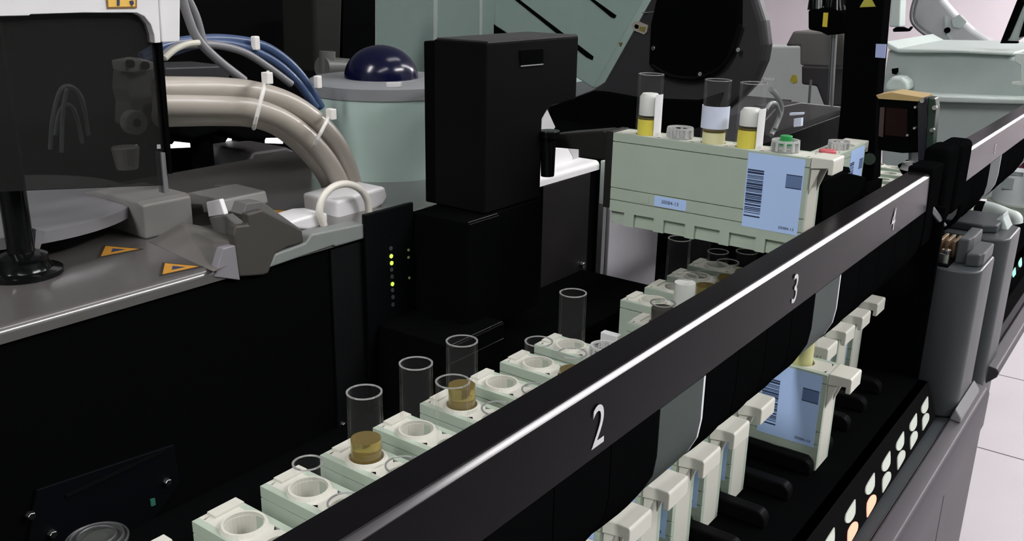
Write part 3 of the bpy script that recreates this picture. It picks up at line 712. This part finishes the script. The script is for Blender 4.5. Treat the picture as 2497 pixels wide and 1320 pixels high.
hose('tubing', [(345, 140), (400, 112), (480, 98), (560, 97), (640, 112), (700, 150), (745, 200), (782, 262)], -.46, .0030, BLUET, 'blue grey thin tubing, outermost of the arching bundle', 'tubing', 'thin tubing')
hose('tubing', [(350, 150), (420, 125), (500, 105), (580, 112), (660, 145), (720, 195), (770, 262)], -.455, .0026, BLUET, 'blue grey thin tubing just inside the outermost one', 'tubing', 'thin tubing')
hose('tubing', [(395, 140), (430, 115), (480, 108), (540, 112), (600, 130), (660, 168), (710, 205)], -.450, .0022, GREYT, 'grey thin tubing on the inside of the arching bundle', 'tubing', 'thin tubing')
hose('tubing', [(440, -20), (458, 40), (482, 95), (530, 145), (595, 196)], -.43, .0024, GREYT, 'grey tubing running diagonally from the hood frame down to the hoses', 'tubing', 'thin tubing')
hose('tubing', [(455, -10), (478, 40), (492, 90), (498, 112)], -.432, .0022, GREYT, 'second grey tubing tied to the diagonal one', 'tubing', 'thin tubing')
hose('tubing', [(402, 142), (425, 122), (455, 108), (485, 104)], -.428, .0016, mat('tubing_white', (.6, .6, .5), .4), 'short whitish tubing beside the hood frame', 'tubing', 'thin tubing')
for px, py, lab in [(623, 105, 'small white clip on the blue tubing'), (775, 200, 'small round white clip near the dome')]:
    c = A(px, py, 0, -.452); solo('tube_clip', MB().box(c[0] - .002, c[0] + .002, c[1] - .002, c[1] + .002, c[2] - .004, c[2] + .004), TIE, lab, 'clip', .0008)
# hood with smoked pane
t = thing('hood', 'tilted hood with a white frame and a smoked see-through pane, top left', 'hood', (-.402, .15, -.10))
XH = -.402
part('frame_side', MB().px([(386, -30), (440, -30), (439, 102), (395, 104)], 0, XH + .002, -.006), WHITE, t, .0006)
fr = [(-60, -30), (384, -30), (392, 104), (378, 105), (376, 85), (368, 60), (352, 40), (334, 31), (200, 31), (74, 35), (72, 38), (-60, 41)]
part('frame', MB().px(fr, 0, XH + .004, -.006), WHITE, t, .0004)
part('smoked_pane', MB().px([(-60, 36), (70, 34), (330, 28), (352, 38), (368, 60), (378, 100), (392, 104), (411, 452), (-60, 470)], 0, XH, -.002), SMOKE, t)
part('pane_edge', MB().px([(384, 104), (396, 104), (421, 424), (412, 424)], 0, XH + .002, -.005), BLACK, t)
part('bottom_clip', MB().px([(393, 372), (403, 372), (412, 470), (402, 472)], 0, XH + .001, -.005), MIDGREY, t)
st = part('warning_sticker', MB().px([(258, -20), (334, -20), (334, 20), (262, 21)], 0, XH + .0045, -.0003), mat('sticker_border', (.25, .12, .03), .5), t, label='orange warning sticker')
part('sticker_face', MB().px([(263, -20), (330, -20), (330, 16), (265, 17)], 0, XH + .0048, -.0003), mat('sticker_amber', (.85, .52, .10), .5), st)
part('sticker_print', MB().px([(286, -5), (292, -5), (292, 14), (286, 14)], 0, XH + .0051, -.0003).px([(317, 2), (325, 1), (327, 9), (322, 15), (317, 8)], 0, XH + .0051, -.0003), INK, st)
# things behind the smoked pane
t = thing('pivot_bracket', 'greyish moulded pivot bracket with eyelets behind the smoked pane', 'bracket', (-.43, .27, -.1), FIT)
brk = mat('bracket_grey', (.42, .42, .42), .4)
part('upper_arm', MB().px([(303, 150), (345, 142), (378, 152), (376, 172), (330, 178), (308, 176)], 0, -.425, -.012), brk, t, .001)
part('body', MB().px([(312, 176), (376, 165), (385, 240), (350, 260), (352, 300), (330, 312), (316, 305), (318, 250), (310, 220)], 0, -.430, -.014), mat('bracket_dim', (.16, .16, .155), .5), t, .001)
part('lower_eye', MB().cyl((-.424, A(335, 300, 0, -.424)[1], A(335, 300, 0, -.424)[2]), (-.430, A(335, 300, 0, -.424)[1], A(335, 300, 0, -.424)[2]), .006, .006, 20), brk, t, .0005)
for (px, py) in ((319, 156), (355, 160), (334, 300)):
    c = A(px, py, 0, -.4238); part('eyelet', MB().cyl((c[0] - .002, c[1], c[2]), (c[0] + .0006, c[1], c[2]), .0020, .0020, 12), BLACK, t)
t = thing('wire_loops', 'faint pale wire loops standing behind the smoked pane', 'wires', (-.46, .19, -.136), FIT)
for k, pts in enumerate([[(122, 365), (128, 290), (145, 225), (165, 210), (190, 225), (208, 275)], [(150, 372), (152, 300), (158, 240), (170, 215), (200, 240), (215, 330)], [(135, 330), (145, 275), (165, 255), (185, 280), (200, 350)]]):
    part('wire', MB().tube([A(px, py, 0, -.455 - .004 * k) for px, py in pts], .0011, 8), mat('wire_grey', (.2, .22, .23), .4), t, smooth=True)
t = thing('probe_cup', 'grey cup-shaped part behind the smoked pane, beside the lit window', 'cup', (-.47, .28, -.12), FIT)
c = A(308, 385, 0, -.455); part('cup', MB().cyl((c[0], c[1], c[2] - .006), (c[0], c[1], c[2] + .006), .0055, .0072, 20), brk, t, .0006)
# lit rear window of the analyser
t = thing('rear_window', 'overexposed bright window strip low behind the hoses', 'window', (-.66, .45, -.165))
XW = -.66
part('bright_pane', MB().px([(300, 355), (420, 348), (560, 330), (560, 318), (690, 312), (690, 352), (560, 356), (300, 370)], 0, XW, -.006), SLOT, t)
mb = MB()
for q in range(6): mb.px([(342 + 7.5 * q, 340), (345 + 7.5 * q, 340), (345 + 7.5 * q, 375), (342 + 7.5 * q, 375)], 0, XW + .004, -.004)
part('grille_bar', mb, BLACK, t)
part('lower_frame', MB().px([(290, 369), (560, 357), (575, 348), (640, 350), (700, 352), (700, 430), (290, 430)], 0, XW + .004, -.02), BLACK, t)
part('upper_frame', MB().px([(290, 290), (700, 290), (700, 312), (682, 314), (682, 333), (648, 332), (648, 325), (578, 326), (560, 330), (546, 352), (520, 354), (470, 350), (425, 345), (420, 352), (330, 353), (290, 356)], 0, XW + .004, -.02), BLACK, t)
part('cross_bar', MB().px([(640, 332), (690, 331), (690, 336), (640, 337)], 0, XW + .008, -.006), BLACK, t)
part('wide_post', MB().px([(583, 300), (646, 300), (646, 352), (610, 365), (583, 352)], 0, XW + .01, -.01), BLACK, t)
# rods and dark mechanisms under the hoses
t = thing('arm_column', 'dark round column with a wide head below the cream hoses', 'column', (-.6, .5, -.136), FIT)
c = A(494, 380, 0, -.62); part('column', MB().cyl((c[0], c[1], -.165), (c[0], c[1], A(494, 330, 0, -.62)[2]), .0085, .0085, 24), BLACK, t, smooth=True)
part('head', MB().px([(430, 300), (600, 290), (655, 300), (652, 345), (600, 345), (540, 322), (470, 342), (440, 335)], 0, -.60, -.04), BLACK, t, .003)
part('upper_box', MB().px([(403, 165), (560, 160), (560, 200), (403, 200)], 0, -.50, -.04), mat('upper_box_black', (.02, .02, .022), .4), t, .001)
t = AM
part('back_panel', MB().box(-.885, -.865, -.3, .855, -.30, .02), mat('interior_black', (.004, .004, .004), .5, spec=0.), t)
part('vertical_column', MB().px([(765, -40), (838, -40), (832, 150), (800, 150), (770, 180)], 0, -.72, -.05), mat('interior_column', (.014, .015, .013), .5, spec=.1), t, .004)
part('dark_pillar', MB().px([(838, -40), (915, -40), (915, 120), (860, 140), (835, 150)], 0, -.74, -.05), BLACK, t)
part('pipe_fitting', MB().cyl(A(798, 125, 0, -.70), A(798, 190, 0, -.70), .008, .008, 18).cyl(A(785, 165, 0, -.70), A(850, 165, 0, -.70), .011, .009, 18), mat('fitting_grey', (.09, .095, .085), .4), t, smooth=True)
part('rear_deck', MB().px([(620, 372), (700, 360), (780, 400), (790, 440), (620, 470), (590, 440)], 0, -.60, -.08), mat('deck_dark', (.045, .043, .042), .5), t, .002)
part('low_rail', MB().px([(545, 490), (745, 482), (745, 498), (550, 508)], 0, -.47, -.01), mat('rail_grey', (.16, .16, .155), .4), t, .001)
part('low_plate', MB().px([(545, 455), (745, 450), (745, 482), (545, 489)], 0, -.49, -.01), mat('plate_dark', (.075, .074, .072), .5), t, .001)
# round bin with a navy dome
t = thing('round_bin', 'tall round grey green drum with a darker shoulder band beside the black tower', 'drum', (-.46, .48, -.136))
BX, BY, BR = -.466, .478, .0535
z1 = A(930, 222, 1, BY)[2]; z2 = A(930, 196, 1, BY)[2]
part('drum_wall', MB().lathe([(0, -.1361), (BR, -.1361), (BR, z1), (0, z1)], BX, BY, 72), PANELG, t, smooth=True)
part('shoulder', MB().lathe([(BR - .001, z1), (BR + .0008, z1), (BR + .0008, z2), (BR - .003, z2 + .002), (0, z2 + .002)], BX, BY, 72), BINTOP, t, smooth=True)
t2 = part('label_chip', MB().px([(940, 201), (975, 201), (976, 213), (942, 214)], 1, BY - BR - .003, .002), WHITE, t, .0005)
dz = z2 + .002; q = []
DRr = .026
for i in range(13):
    a = math.pi / 2 * i / 12; q.append((DRr * math.cos(a), dz + .0225 * math.sin(a)))
c = A(930, 190, 1, BY); solo('dome_cap', MB().lathe([(0, dz)] + q, c[0] , BY, 48), NAVY, 'shiny navy blue dome resting on the round drum', 'dome', smooth=True)

# ================================================================ black reader tower
t = thing('reader_tower', 'tall black tower with an overhanging head and a small slot, centre', 'machine tower', (-.345, .44, -.26))
zt = -.0373; XT = -.32; yA, yB, yC = .408, .464, .5015
mb = MB().prism([(0, yA, -.1340), (0, yA, zt), (0, yC, zt), (0, yC, -.0765), (0, .4720, -.0780), (0, yB, -.0850), (0, yB, -.1340)], 0, XT, -.3585)
part('tower_body', mb, SATIN, t, .0012)
part('rear_rib', MB().box(-.3670, -.3588, yA + .001, .455, -.134, zt - .0015), BLACK, t, .001)
part('slot', MB().px([(1268, 124), (1325, 120), (1325, 155), (1270, 160)], 0, XT + .0006, -.004), BLACK, t)
part('slot_edge', MB().px([(1270, 160), (1325, 155), (1325, 158), (1270, 163)], 0, XT + .0010, -.001), CHROME, t)
part('cap_plate', MB().box(-.3575, -.3215, yA + .002, yC - .002, zt, zt + .0008), mat('cap_charcoal', (.03, .032, .03), .4), t)
part('base_box', MB().prism([(-.3585, .3880, 0), (-.3160, .3880, 0), (-.3160, .4170, 0), (-.3190, .4200, 0), (-.3190, .4640, 0), (-.3585, .4640, 0)], 2, -.2050, -.1345), BLACK, t, .0010)
part('led_panel', MB().box(-.3598, -.3570, .3483, .3877, -.2482, -.1288), mat('led_panel_black', (.003, .0035, .004), .4, spec=.08), t, .0006)
for (px, py, m_) in [(953, 606, LEDOFF), (954, 625, LEDY), (955, 642, LEDY), (955, 658, LEDOFF), (956, 675, LEDOFF), (957, 693, LEDY), (957, 708, LEDOFF), (958, 725, LEDOFF), (958, 743, LEDOFF), (996, 610, LEDG), (996, 628, LEDG), (998, 678, LEDG)]:
    a = A(px, py, 0, -.3568); r = .00125 if px < 980 else .0008
    part('status_led', MB().cyl((-.3573, a[1], a[2]), (-.3565, a[1], a[2]), r, r, 14), m_, t, label={LEDY: 'lit lime green', LEDG: 'dim green', LEDOFF: None}[m_])
part('base_ledge', MB().box(-.3590, -.3030, .3560, .4060, -.2484, -.1955), BLACK, t, .0008)
part('track_cover', MB().box(-.3590, -.2900, .4065, .5800, -.2484, -.2180), BLACK, t, .0008)
def highlight_strip(x, z, y0, y1, w=.0006, name='highlight_strip'):  # glossy strips added along black edges to draw their highlight lines
    part(name, MB().prism([(x - w, 0, z + .0001), (x + .0001, 0, z - w), (x - w, 0, z - w)], 1, y0, y1), MATS['edge_gloss'], t, label='glossy strip added for the edge highlight')
highlight_strip(XT, zt + .0009, yA + .002, yC - .001, .0012)
highlight_strip(-.3160, -.1343, .3892, .4160, .0012)
highlight_strip(-.3030, -.1953, .3570, .4050, .0011)
highlight_strip(-.3030, -.2050, .3570, .4050, .0009)
# gripper holding the lifted rack
g = part('gripper_arm', MB().px([(1336, 330), (1380, 325), (1470, 318), (1490, 326), (1484, 450), (1478, 392), (1412, 385), (1410, 365), (1345, 360)], 1, .482, .016), mat('arm_olive_black', (.012, .012, .010), .4), t, .001)
part('gripper_finger', MB().box(-.2795, -.2750, .472, .4915, -.135, -.0885), mat('arm_olive_black', (.012, .012, .010), .4), g, .0005)
part('gripper_joint', MB().cyl(A(1335, 330, 1, .468), A(1335, 430, 1, .468), .0055, .0042, 20).cyl(A(1338, 318, 1, .468), A(1338, 336, 1, .468), .007, .007, 20), GLOSSB, g, .0006, smooth=True)
# white blocks on the right-hand counter
t = thing('counter_block', 'white faceted block on the counter right of the tower', 'block', (-.38, .55, -.136), FIT)
part('block', MB().px([(1349, 408), (1346, 362), (1385, 360), (1398, 385), (1388, 408)], 0, -.3760, -.012), WHITE, t, .0008)
part('side_block', MB().px([(1388, 408), (1398, 385), (1385, 360), (1412, 361), (1412, 392)], 0, -.3780, -.012), mat('block_grey', (.45, .45, .46), .4), t, .0008)
t = solo('white_wedge', MB().px([(1318, 316), (1332, 262), (1354, 310), (1350, 316)], 0, -.50, -.02), WHITE, 'small bright white wedge glimpsed between the tower head and the gripper', 'wedge')

# ================================================================ green grey machine behind
t = thing('rear_machine', 'green grey enamelled machine body rising behind the drum and tower', 'machine', (-.9, 1.3, FL))
YM = 1.02
part('main_body', MB().px([(915, -60), (1215, -60), (1215, 470), (925, 470), (915, 200)], 1, YM, .3), MINT, t, .003)
part('panel_seam', MB().px([(1058, -60), (1066, -60), (1062, 400), (1054, 400)], 1, YM - .002, .004).px([(1170, -60), (1174, -60), (1172, 400), (1168, 400)], 1, YM - .002, .004), PALE, t)
part('lower_body', MB().box(-1.11, -.45, YM + .01, YM + .3, FL, -.16), DKGREY, t)
t = thing('slanted_panel', 'large slanted mint grey panel with dark diagonal slots, top centre', 'panel', (-.4, .95, -.1))
part('plate', MB().px([(1205, -60), (1592, -60), (1568, 0), (1446, 216), (1236, 82), (1205, 62)], 1, .95, .03), MINT, t, .002)
for pts in ([(1250, -5), (1256, -8), (1446, 138), (1444, 146), (1430, 140)], [(1430, -8), (1438, -8), (1502, 38), (1498, 44), (1490, 42)]):
    part('slot', MB().px(pts, 1, .9485, .003), BLACK, t)
part('dark_gusset', MB().px([(1204, 60), (1236, 82), (1330, 145), (1204, 145)], 1, .955, .02), BLACK, t)
# black hopper
t = thing('hopper', 'big black rounded hopper housing behind the sample tubes', 'hopper', (-.35, .88, -.2))
YH = .84
HD = 1
out = [(1620, -60), (1582, 0), (1470, 200), (1440, 220), (1330, 262), (1345, 335), (1620, 345), (1700, 310), (1750, 285), (1800, 245), (1838, 205), (1862, 150), (1869, 110), (1862, 50), (1846, 0), (1840, -60)]
part('housing', MB().px(out, 1, YH, .02), DKGREY, t, .006, smooth=False)
part('inner_bowl', MB().px([(1612, -60), (1585, 60), (1580, 160), (1615, 182), (1680, 192), (1735, 180), (1785, 130), (1806, 60), (1808, -60)], 1, YH - .004, .01), BLACK, t, .003)
part('lower_black_plate', MB().px([(1335, 262), (1445, 222), (1480, 225), (1560, 240), (1700, 245), (1760, 225), (1740, 280), (1690, 310), (1620, 330), (1345, 330)], 1, YH - .006, .01), BLACK, t, .002)  # black lower part of the hopper
part('arc_rib', MB().tube([A(x, y, 1, YH - .006) for x, y in [(1590, 160), (1640, 186), (1710, 188), (1770, 150), (1805, 60)]], .0022, 10), SATIN, t, smooth=True)
part('slant_rib', MB().px([(1500, 160), (1505, 150), (1590, 205), (1585, 215)], 1, YH - .003, .004), BLACK, t)
for px, py in ((1592, 118), (1799, 122), (1706, 181)):
    c = A(px, py, 1, YH - .008); part('screw', MB().cyl((c[0], c[1], c[2]), (c[0], c[1] + .004, c[2]), .0022, .0022, 12), CHROME, t, .0004)
part('green_knob', MB().lathe([(0, -.006), (.0075, -.006), (.0075, .003), (.005, .006), (0, .006)], 0, 0, 24), GREEN, t, smooth=True, local=True, label='green knob')
kn = t.children[-1]; kk = A(1842, 14, 1, YH - .006); kn.location = Vector(kk) - BASES[t]
kn.data.transform(Matrix.Rotation(.6, 4, 'X'))
for pts, m_ in (([(1540, 62), (1545, 54), (1556, 52), (1580, 62), (1577, 78), (1570, 84), (1545, 74)], mat('badge_cream', (.35, .32, .28), .5)),):
    bd = part('badge', MB().px(pts, 1, YH - .0015, .002), m_, t, label='small cream and yellow badge')
    part('badge_ring_hole', MB().px([(1546, 64), (1550, 59), (1557, 62), (1556, 69), (1550, 70)], 1, YH - .0022, .001), BLACK, bd)
    part('badge_yellow', MB().px([(1559, 65), (1574, 66), (1571, 78), (1558, 73)], 1, YH - .0022, .001), mat('badge_olive', (.20, .17, .03), .5), bd)
part('warning_dot', MB().px([(1508, 104), (1516, 104), (1512, 114)], 1, YH - .001, .002), mat('dot_olive', (.18, .14, .03), .5), t)
part('scratch_line', MB().px([(1566, 30), (1600, 27), (1600, 29), (1566, 33)], 1, YH - .001, .002), MIDGREY, t)
t = solo('hopper_stand', MB().box(-.42, -.365, .845, .97, FL, -.19), BLACK, 'black stand below the hopper, hidden behind the lifted rack', 'stand')
# long black rail beyond the lifted rack
XR = -.262
t = thing('conveyor_rail', 'long black conveyor side rail behind the lifted rack', 'rail', (XR, .8, -.2))
part('rail', MB().px([(1860, 350), (2075, 272), (2090, 420), (1870, 480)], 0, XR, -.012), SATIN, t, .001)
part('rail_deck', MB().px([(1895, 262), (1955, 250), (2070, 262), (2072, 276), (1868, 348), (1860, 300)], 0, XR - .012, -.02), mat('rail_deck_black', (.02, .02, .02), .45), t, .001)

# glass odds and ends behind the third tube
tube(A(1872, 230, 1, .62)[0], .62, A(1872, 300, 1, .62)[2], .030, 'slim clear tube just right of the third lifted tube', r=.005, group='tubes behind the lifted rack')
hose('tubing', [(1880, 330), (1895, 300), (1905, 265), (1895, 235), (1880, 218)], -.245, .0020, mat('clear_tubing', (.45, .47, .47), .1, trans=.6), 'clear bent tubing behind the lifted rack', 'tubing')
hose('tubing', [(1868, 268), (1880, 252), (1893, 255), (1900, 285), (1890, 315)], -.243, .0015, mat('clear_tubing', (.45, .47, .47), .1, trans=.6), 'short clear tubing loop behind the lifted rack', 'tubing')
solo('tag', MB().px([(1936, 290), (1954, 288), (1953, 308), (1935, 310)], 1, .66, .004).px([(1925, 276), (1958, 275), (1956, 280), (1926, 282)], 1, .66, .004), mat('paper_blue_white', (.66, .72, .86), .5), 'tiny pale blue tag lying on the black rail', 'tag')
# cross-wise rack on the conveyor + black block
rack(-.190 - RW / 2, .632, A(2110, 352, 0, -.19)[2] - RH + .0004, 'white rack standing lengthwise on the conveyor right of the lifted rack', 'racks being moved', rot=math.pi / 2)
t = solo('red_cap_tube', MB().cyl((-.1985, .632, -.130), (-.1985, .632, -.1120), .0058, .0058, 20), RED, 'red topped tube in the lengthwise white rack', 'tube', .0006)
crown(-.1985, .655, -.1150, 'clear notched ring in the lengthwise white rack')
t = thing('rail_block', 'black block with a small raised lug between the lifted rack and the beam', 'block', (-.19, .6, -.2))
part('block', MB().px([(2006, 440), (2006, 600), (2112, 560), (2112, 432), (2060, 420)], 0, -.165, -.02), BLACK, t, .0012)
part('lug', MB().px([(2048, 425), (2052, 409), (2072, 408), (2076, 422)], 0, -.170, -.006), BLACK, t, .0008)
solo('conveyor_bed', MB().box(-.235, -.165, .6100, .715, -.275, -.178), BLACK, 'black conveyor bed carrying the lengthwise rack', 'conveyor')
tube(-.160, .735, -.165, .055, 'thin clear tube above the pale rack ends', r=.0045, group='tubes behind the beam')

# ================================================================ black column and reader box at right
t = thing('black_column', 'tall black square column with a yellow warning triangle and a blue sticker', 'column', (-.23, .80, FL))
YC = .80
part('column', MB().px([(2068, -80), (2166, -80), (2157, 0), (2139, 220), (2131, 440), (2030, 460), (2050, 250), (2062, 0)], 1, YC, .02), BLACK, t, .0012)
part('column_foot', MB().box(-.262, -.215, YC + .001, YC + .049, FL, -.17), BLACK, t)
part('warning_triangle', MB().px([(2096, 18), (2117, -18), (2135, 16)], 1, YC - .0006, .001), mat('triangle_olive', (.42, .40, .05), .5), t, label='yellow warning triangle')
part('blue_sticker', MB().px([(2136, 107), (2161, 108), (2158, 142), (2134, 140)], 1, YC - .0006, .001), mat('sticker_blue', (.42, .5, .80), .5), t, label='pale blue sticker')
part('green_knob', MB().cyl(A(2120, 388, 1, YC - .004), A(2120, 388, 1, YC + .003), .005, .005, 16), DKGREEN, t)
t = thing('reader_box', 'black box with a red brown window and ochre top on a thin post, right', 'reader', (-.17, .72, -.275))
YR = .72
part('box', MB().px([(2142, 240), (2232, 246), (2240, 372), (2200, 374), (2140, 366)], 1, YR, .03), BLACK, t, .001)
part('ochre_top', MB().px([(2136, 232), (2175, 226), (2250, 238), (2246, 248), (2142, 241)], 1, YR - .001, .03), OCHRE, t)
part('window', MB().px([(2160, 262), (2212, 266), (2212, 335), (2158, 330)], 1, YR - .0006, .002), REDBROWN, t)
part('window_edge', MB().px([(2146, 262), (2157, 262), (2153, 335), (2142, 332)], 1, YR - .0006, .002), mat('edge_brown', (.05, .028, .026), .4), t)
part('post', MB().px([(2236, 250), (2246, 240), (2262, 238), (2254, 420), (2238, 420)], 1, YR - .006, .012), mat('post_indigo', (.012, .011, .018), .3), t, .001)
part('green_edge_strip', MB().px([(2262, 236), (2280, 240), (2283, 262), (2276, 330), (2272, 410), (2254, 412)], 1, YR - .004, .012), DKGREEN, t, .001)
part('post_foot', MB().box(-.152, -.142, YR - .004, YR + .006, -.275, -.125), BLACK, t)
for px, py in ((2248, 246), (2278, 263), (2272, 318), (2231, 262), (2229, 313), (2212, 330)):
    c = A(px, py, 1, YR - .008); part('screw', MB().cyl(c, (c[0], c[1] + .004, c[2]), .0016 if px > 2240 else .0009, None, 12), CHROME, t)
t = thing('glass_cup', 'clear cup on a white foot under the reader box', 'cup', (-.18, .76, -.14))
c = A(2232, 395, 1, .75)
part('foot', MB().cyl((c[0], c[1], c[2] - .006), (c[0], c[1], c[2] - .001), .011, .009, 24), WHITE, t, .0006)
part('cup', MB().lathe([(.005, c[2]), (.007, c[2] + .015), (.0065, c[2] + .015), (.0045, c[2] + .0005)], c[0], c[1], 28), glass('adapter_plastic', (1, 1, 1), .45, .1), t, smooth=True)
solo('cup_stand', MB().px([(2185, 402), (2250, 398), (2285, 412), (2200, 430)], 1, .745, .03), BLACK, 'small black stand under the clear cup', 'stand', .002)
# valve
t = thing('valve_unit', 'black valve unit with a yellow bar on a thin steel rod left of the column', 'valve', (-.27, .86, -.1))
YV = .86
part('valve_body', MB().px([(1970, 24), (2008, 18), (2030, 18), (2062, 30), (2060, 64), (2044, 84), (2016, 86), (2000, 78), (1970, 72)], 1, YV, .03), BLACK, t, .002)
part('yellow_bar', MB().px([(2008, 31), (2019, 31), (2016, 66), (2005, 65)], 1, YV - .0015, .003), YBAR, t)
mb = MB()
for x_, y_, r_ in ((1985, 5, .006), (2003, -2, .004), (2022, 2, .005), (2045, 8, .010), (2058, -5, .006)): mb.cyl(A(x_, y_ + 18, 1, YV + .01), A(x_, y_ - 14, 1, YV + .01), r_, r_ * .7, 12)
part('fittings', mb, GLOSSB, t, smooth=True)
part('clear_sleeve', MB().cyl(A(1998, 26, 1, YV + .004), A(1998, -6, 1, YV + .004), .0035, .003, 12), CHROME, t, smooth=True)
part('rod', MB().cyl(A(2034, 84, 1, YV + .01), A(2024, 262, 1, YV + .01), .0028, .0028, 14), STEELD, t, smooth=True)
part('thin_rod', MB().cyl(A(1977, 195, 1, YV + .01), A(1972, 262, 1, YV + .01), .0012, .0012, 10), STEELD, t, smooth=True)
solo('grey_box', MB().px([(1934, 76), (2060, 80), (2060, 165), (1960, 160), (1950, 158), (1950, 112), (1915, 112)], 1, .93, .05), mat('box_grey', (.13, .125, .115), .45), 'dull grey box hanging behind the valve unit', 'box', .002)
solo('dark_undercarriage', MB().px([(1954, 160), (2058, 164), (2056, 260), (2010, 262), (1990, 210), (1954, 206)], 1, .925, .05), mat('under_dark', (.03, .027, .03), .5), 'dark mechanism under the dull grey box', 'mechanism', .002)
t = thing('grey_cabinet', 'pale grey cabinet with a yellow warning sticker behind the hopper', 'cabinet', (-.37, 1.3, FL))
part('cabinet_body', MB().px([(1740, 112), (1952, 112), (2100, 120), (2110, 420), (1780, 420)], 1, 1.25, .04), mat('cabinet_grey', (.46, .48, .47), .45), t, .003)

part('warning_sticker', MB().px([(1926, 196), (1932, 182), (1942, 184), (1945, 200), (1935, 204)], 1, 1.249, .001), mat('triangle_olive2', (.38, .32, .03), .5), t, label='yellow warning sticker')

# ================================================================ pale housings at far right
t = thing('pale_housing', 'stepped pale green grey machine housing at the far right', 'machine', (-.2, 1.4, FL))
part('upper_face', MB().px([(2166, 122), (2192, 120), (2440, 134), (2500, 150), (2600, 160), (2600, 262), (2280, 240), (2150, 225)], 1, 1.32, .25), MINTD, t, .003)
part('upper_ledge', MB().px([(2160, 100), (2192, 118), (2330, 121), (2475, 128), (2473, 136), (2330, 129), (2192, 129), (2166, 120)], 1, 1.31, .25), PALE, t, .002)
part('lower_ledge', MB().px([(2160, 226), (2282, 234), (2600, 246), (2600, 256), (2400, 252), (2160, 246)], 1, 1.28, .28), PALE, t, .002)
part('lower_face', MB().px([(2150, 246), (2600, 256), (2600, 500), (2150, 470)], 1, 1.30, .26), MINTD, t, .003)
part('rounded_knob', MB().px([(2158, 205), (2175, 185), (2200, 188), (2215, 200), (2215, 222), (2158, 222)], 1, 1.29, .03), PALE, t, .006)

part('black_catch', MB().px([(2174, 168), (2188, 166), (2188, 176), (2184, 182), (2175, 180)], 1, 1.305, .006), BLACK, t)
solo('white_bracket', MB().px([(2474, 130), (2560, 130), (2560, 215), (2464, 208), (2466, 200), (2488, 198), (2488, 160), (2474, 150)], 1, 1.25, .012), mat('bracket_mint_white', (.66, .74, .70), .4), 'mint white angled bracket at the right picture edge', 'bracket', .001)
t = thing('robot_cover', 'rounded pale grey panel with black fasteners above the stepped housing', 'panel', (-.2, 1.5, 0))
YQ = 1.62
part('panel', MB().px([(2244, -60), (2228, 10), (2222, 45), (2232, 65), (2262, 85), (2300, 108), (2330, 124), (2460, 132), (2430, 110), (2372, 72), (2330, 35), (2300, 0), (2290, -60)], 1, YQ, .03), mat('robot_grey', (.40, .41, .42), .4), t, .006)
part('edge_cable', MB().tube([A(x, y, 1, YQ - .01) for x, y in [(2250, -40), (2230, 0), (2222, 38), (2230, 62), (2262, 88), (2310, 114)]], .0026, 10), MIDGREY, t, smooth=True)
for px, py, r_ in ((2309, 74, .0045), (2392, 115, .005), (2340, 112, .003)):
    c = A(px, py, 1, YQ - .004); part('fastener', MB().cyl(c, (c[0], c[1] + .006, c[2]), r_, None, 16), BLACK, t)
part('gusset', MB().px([(2318, 48), (2340, 34), (2358, 52), (2340, 70), (2322, 68)], 1, YQ - .003, .006), MINTD, t, .002)
part('panel_seam', MB().px([(2303, 40), (2308, 40), (2310, 74), (2328, 112), (2322, 112), (2304, 74)], 1, YQ - .003, .006), MINTD, t)
solo('black_latch', MB().px([(2176, 72), (2184, 66), (2200, 66), (2214, 72), (2220, 64), (2222, 68), (2214, 77), (2178, 78)], 1, 1.45, .012), BLACK, 'small black latch on the pale wall above the stepped housing', 'latch', .001)
solo('white_upright', MB().px([(2176, -60), (2200, -60), (2194, 66), (2168, 66)], 1, 1.47, .03), PALE, 'narrow white upright right of the black column', 'upright', .002)
t = thing('triangular_guard', 'black edged mint triangular guard at the top right corner', 'guard', (-.1, 1.3, 0))
part('edge', MB().px([(2480, 0), (2492, -10), (2497, 8), (2462, 90), (2454, 100), (2482, 101), (2482, 106), (2438, 106)], 1, 1.35, .01), BLACK, t, .001)
part('fill', MB().px([(2494, 14), (2500, 10), (2500, 88), (2482, 100), (2456, 99)], 1, 1.355, .006), MINTD, t)
part('second_edge', MB().px([(2500, 40), (2505, 40), (2500, 88), (2484, 92)], 1, 1.349, .004), BLACK, t)
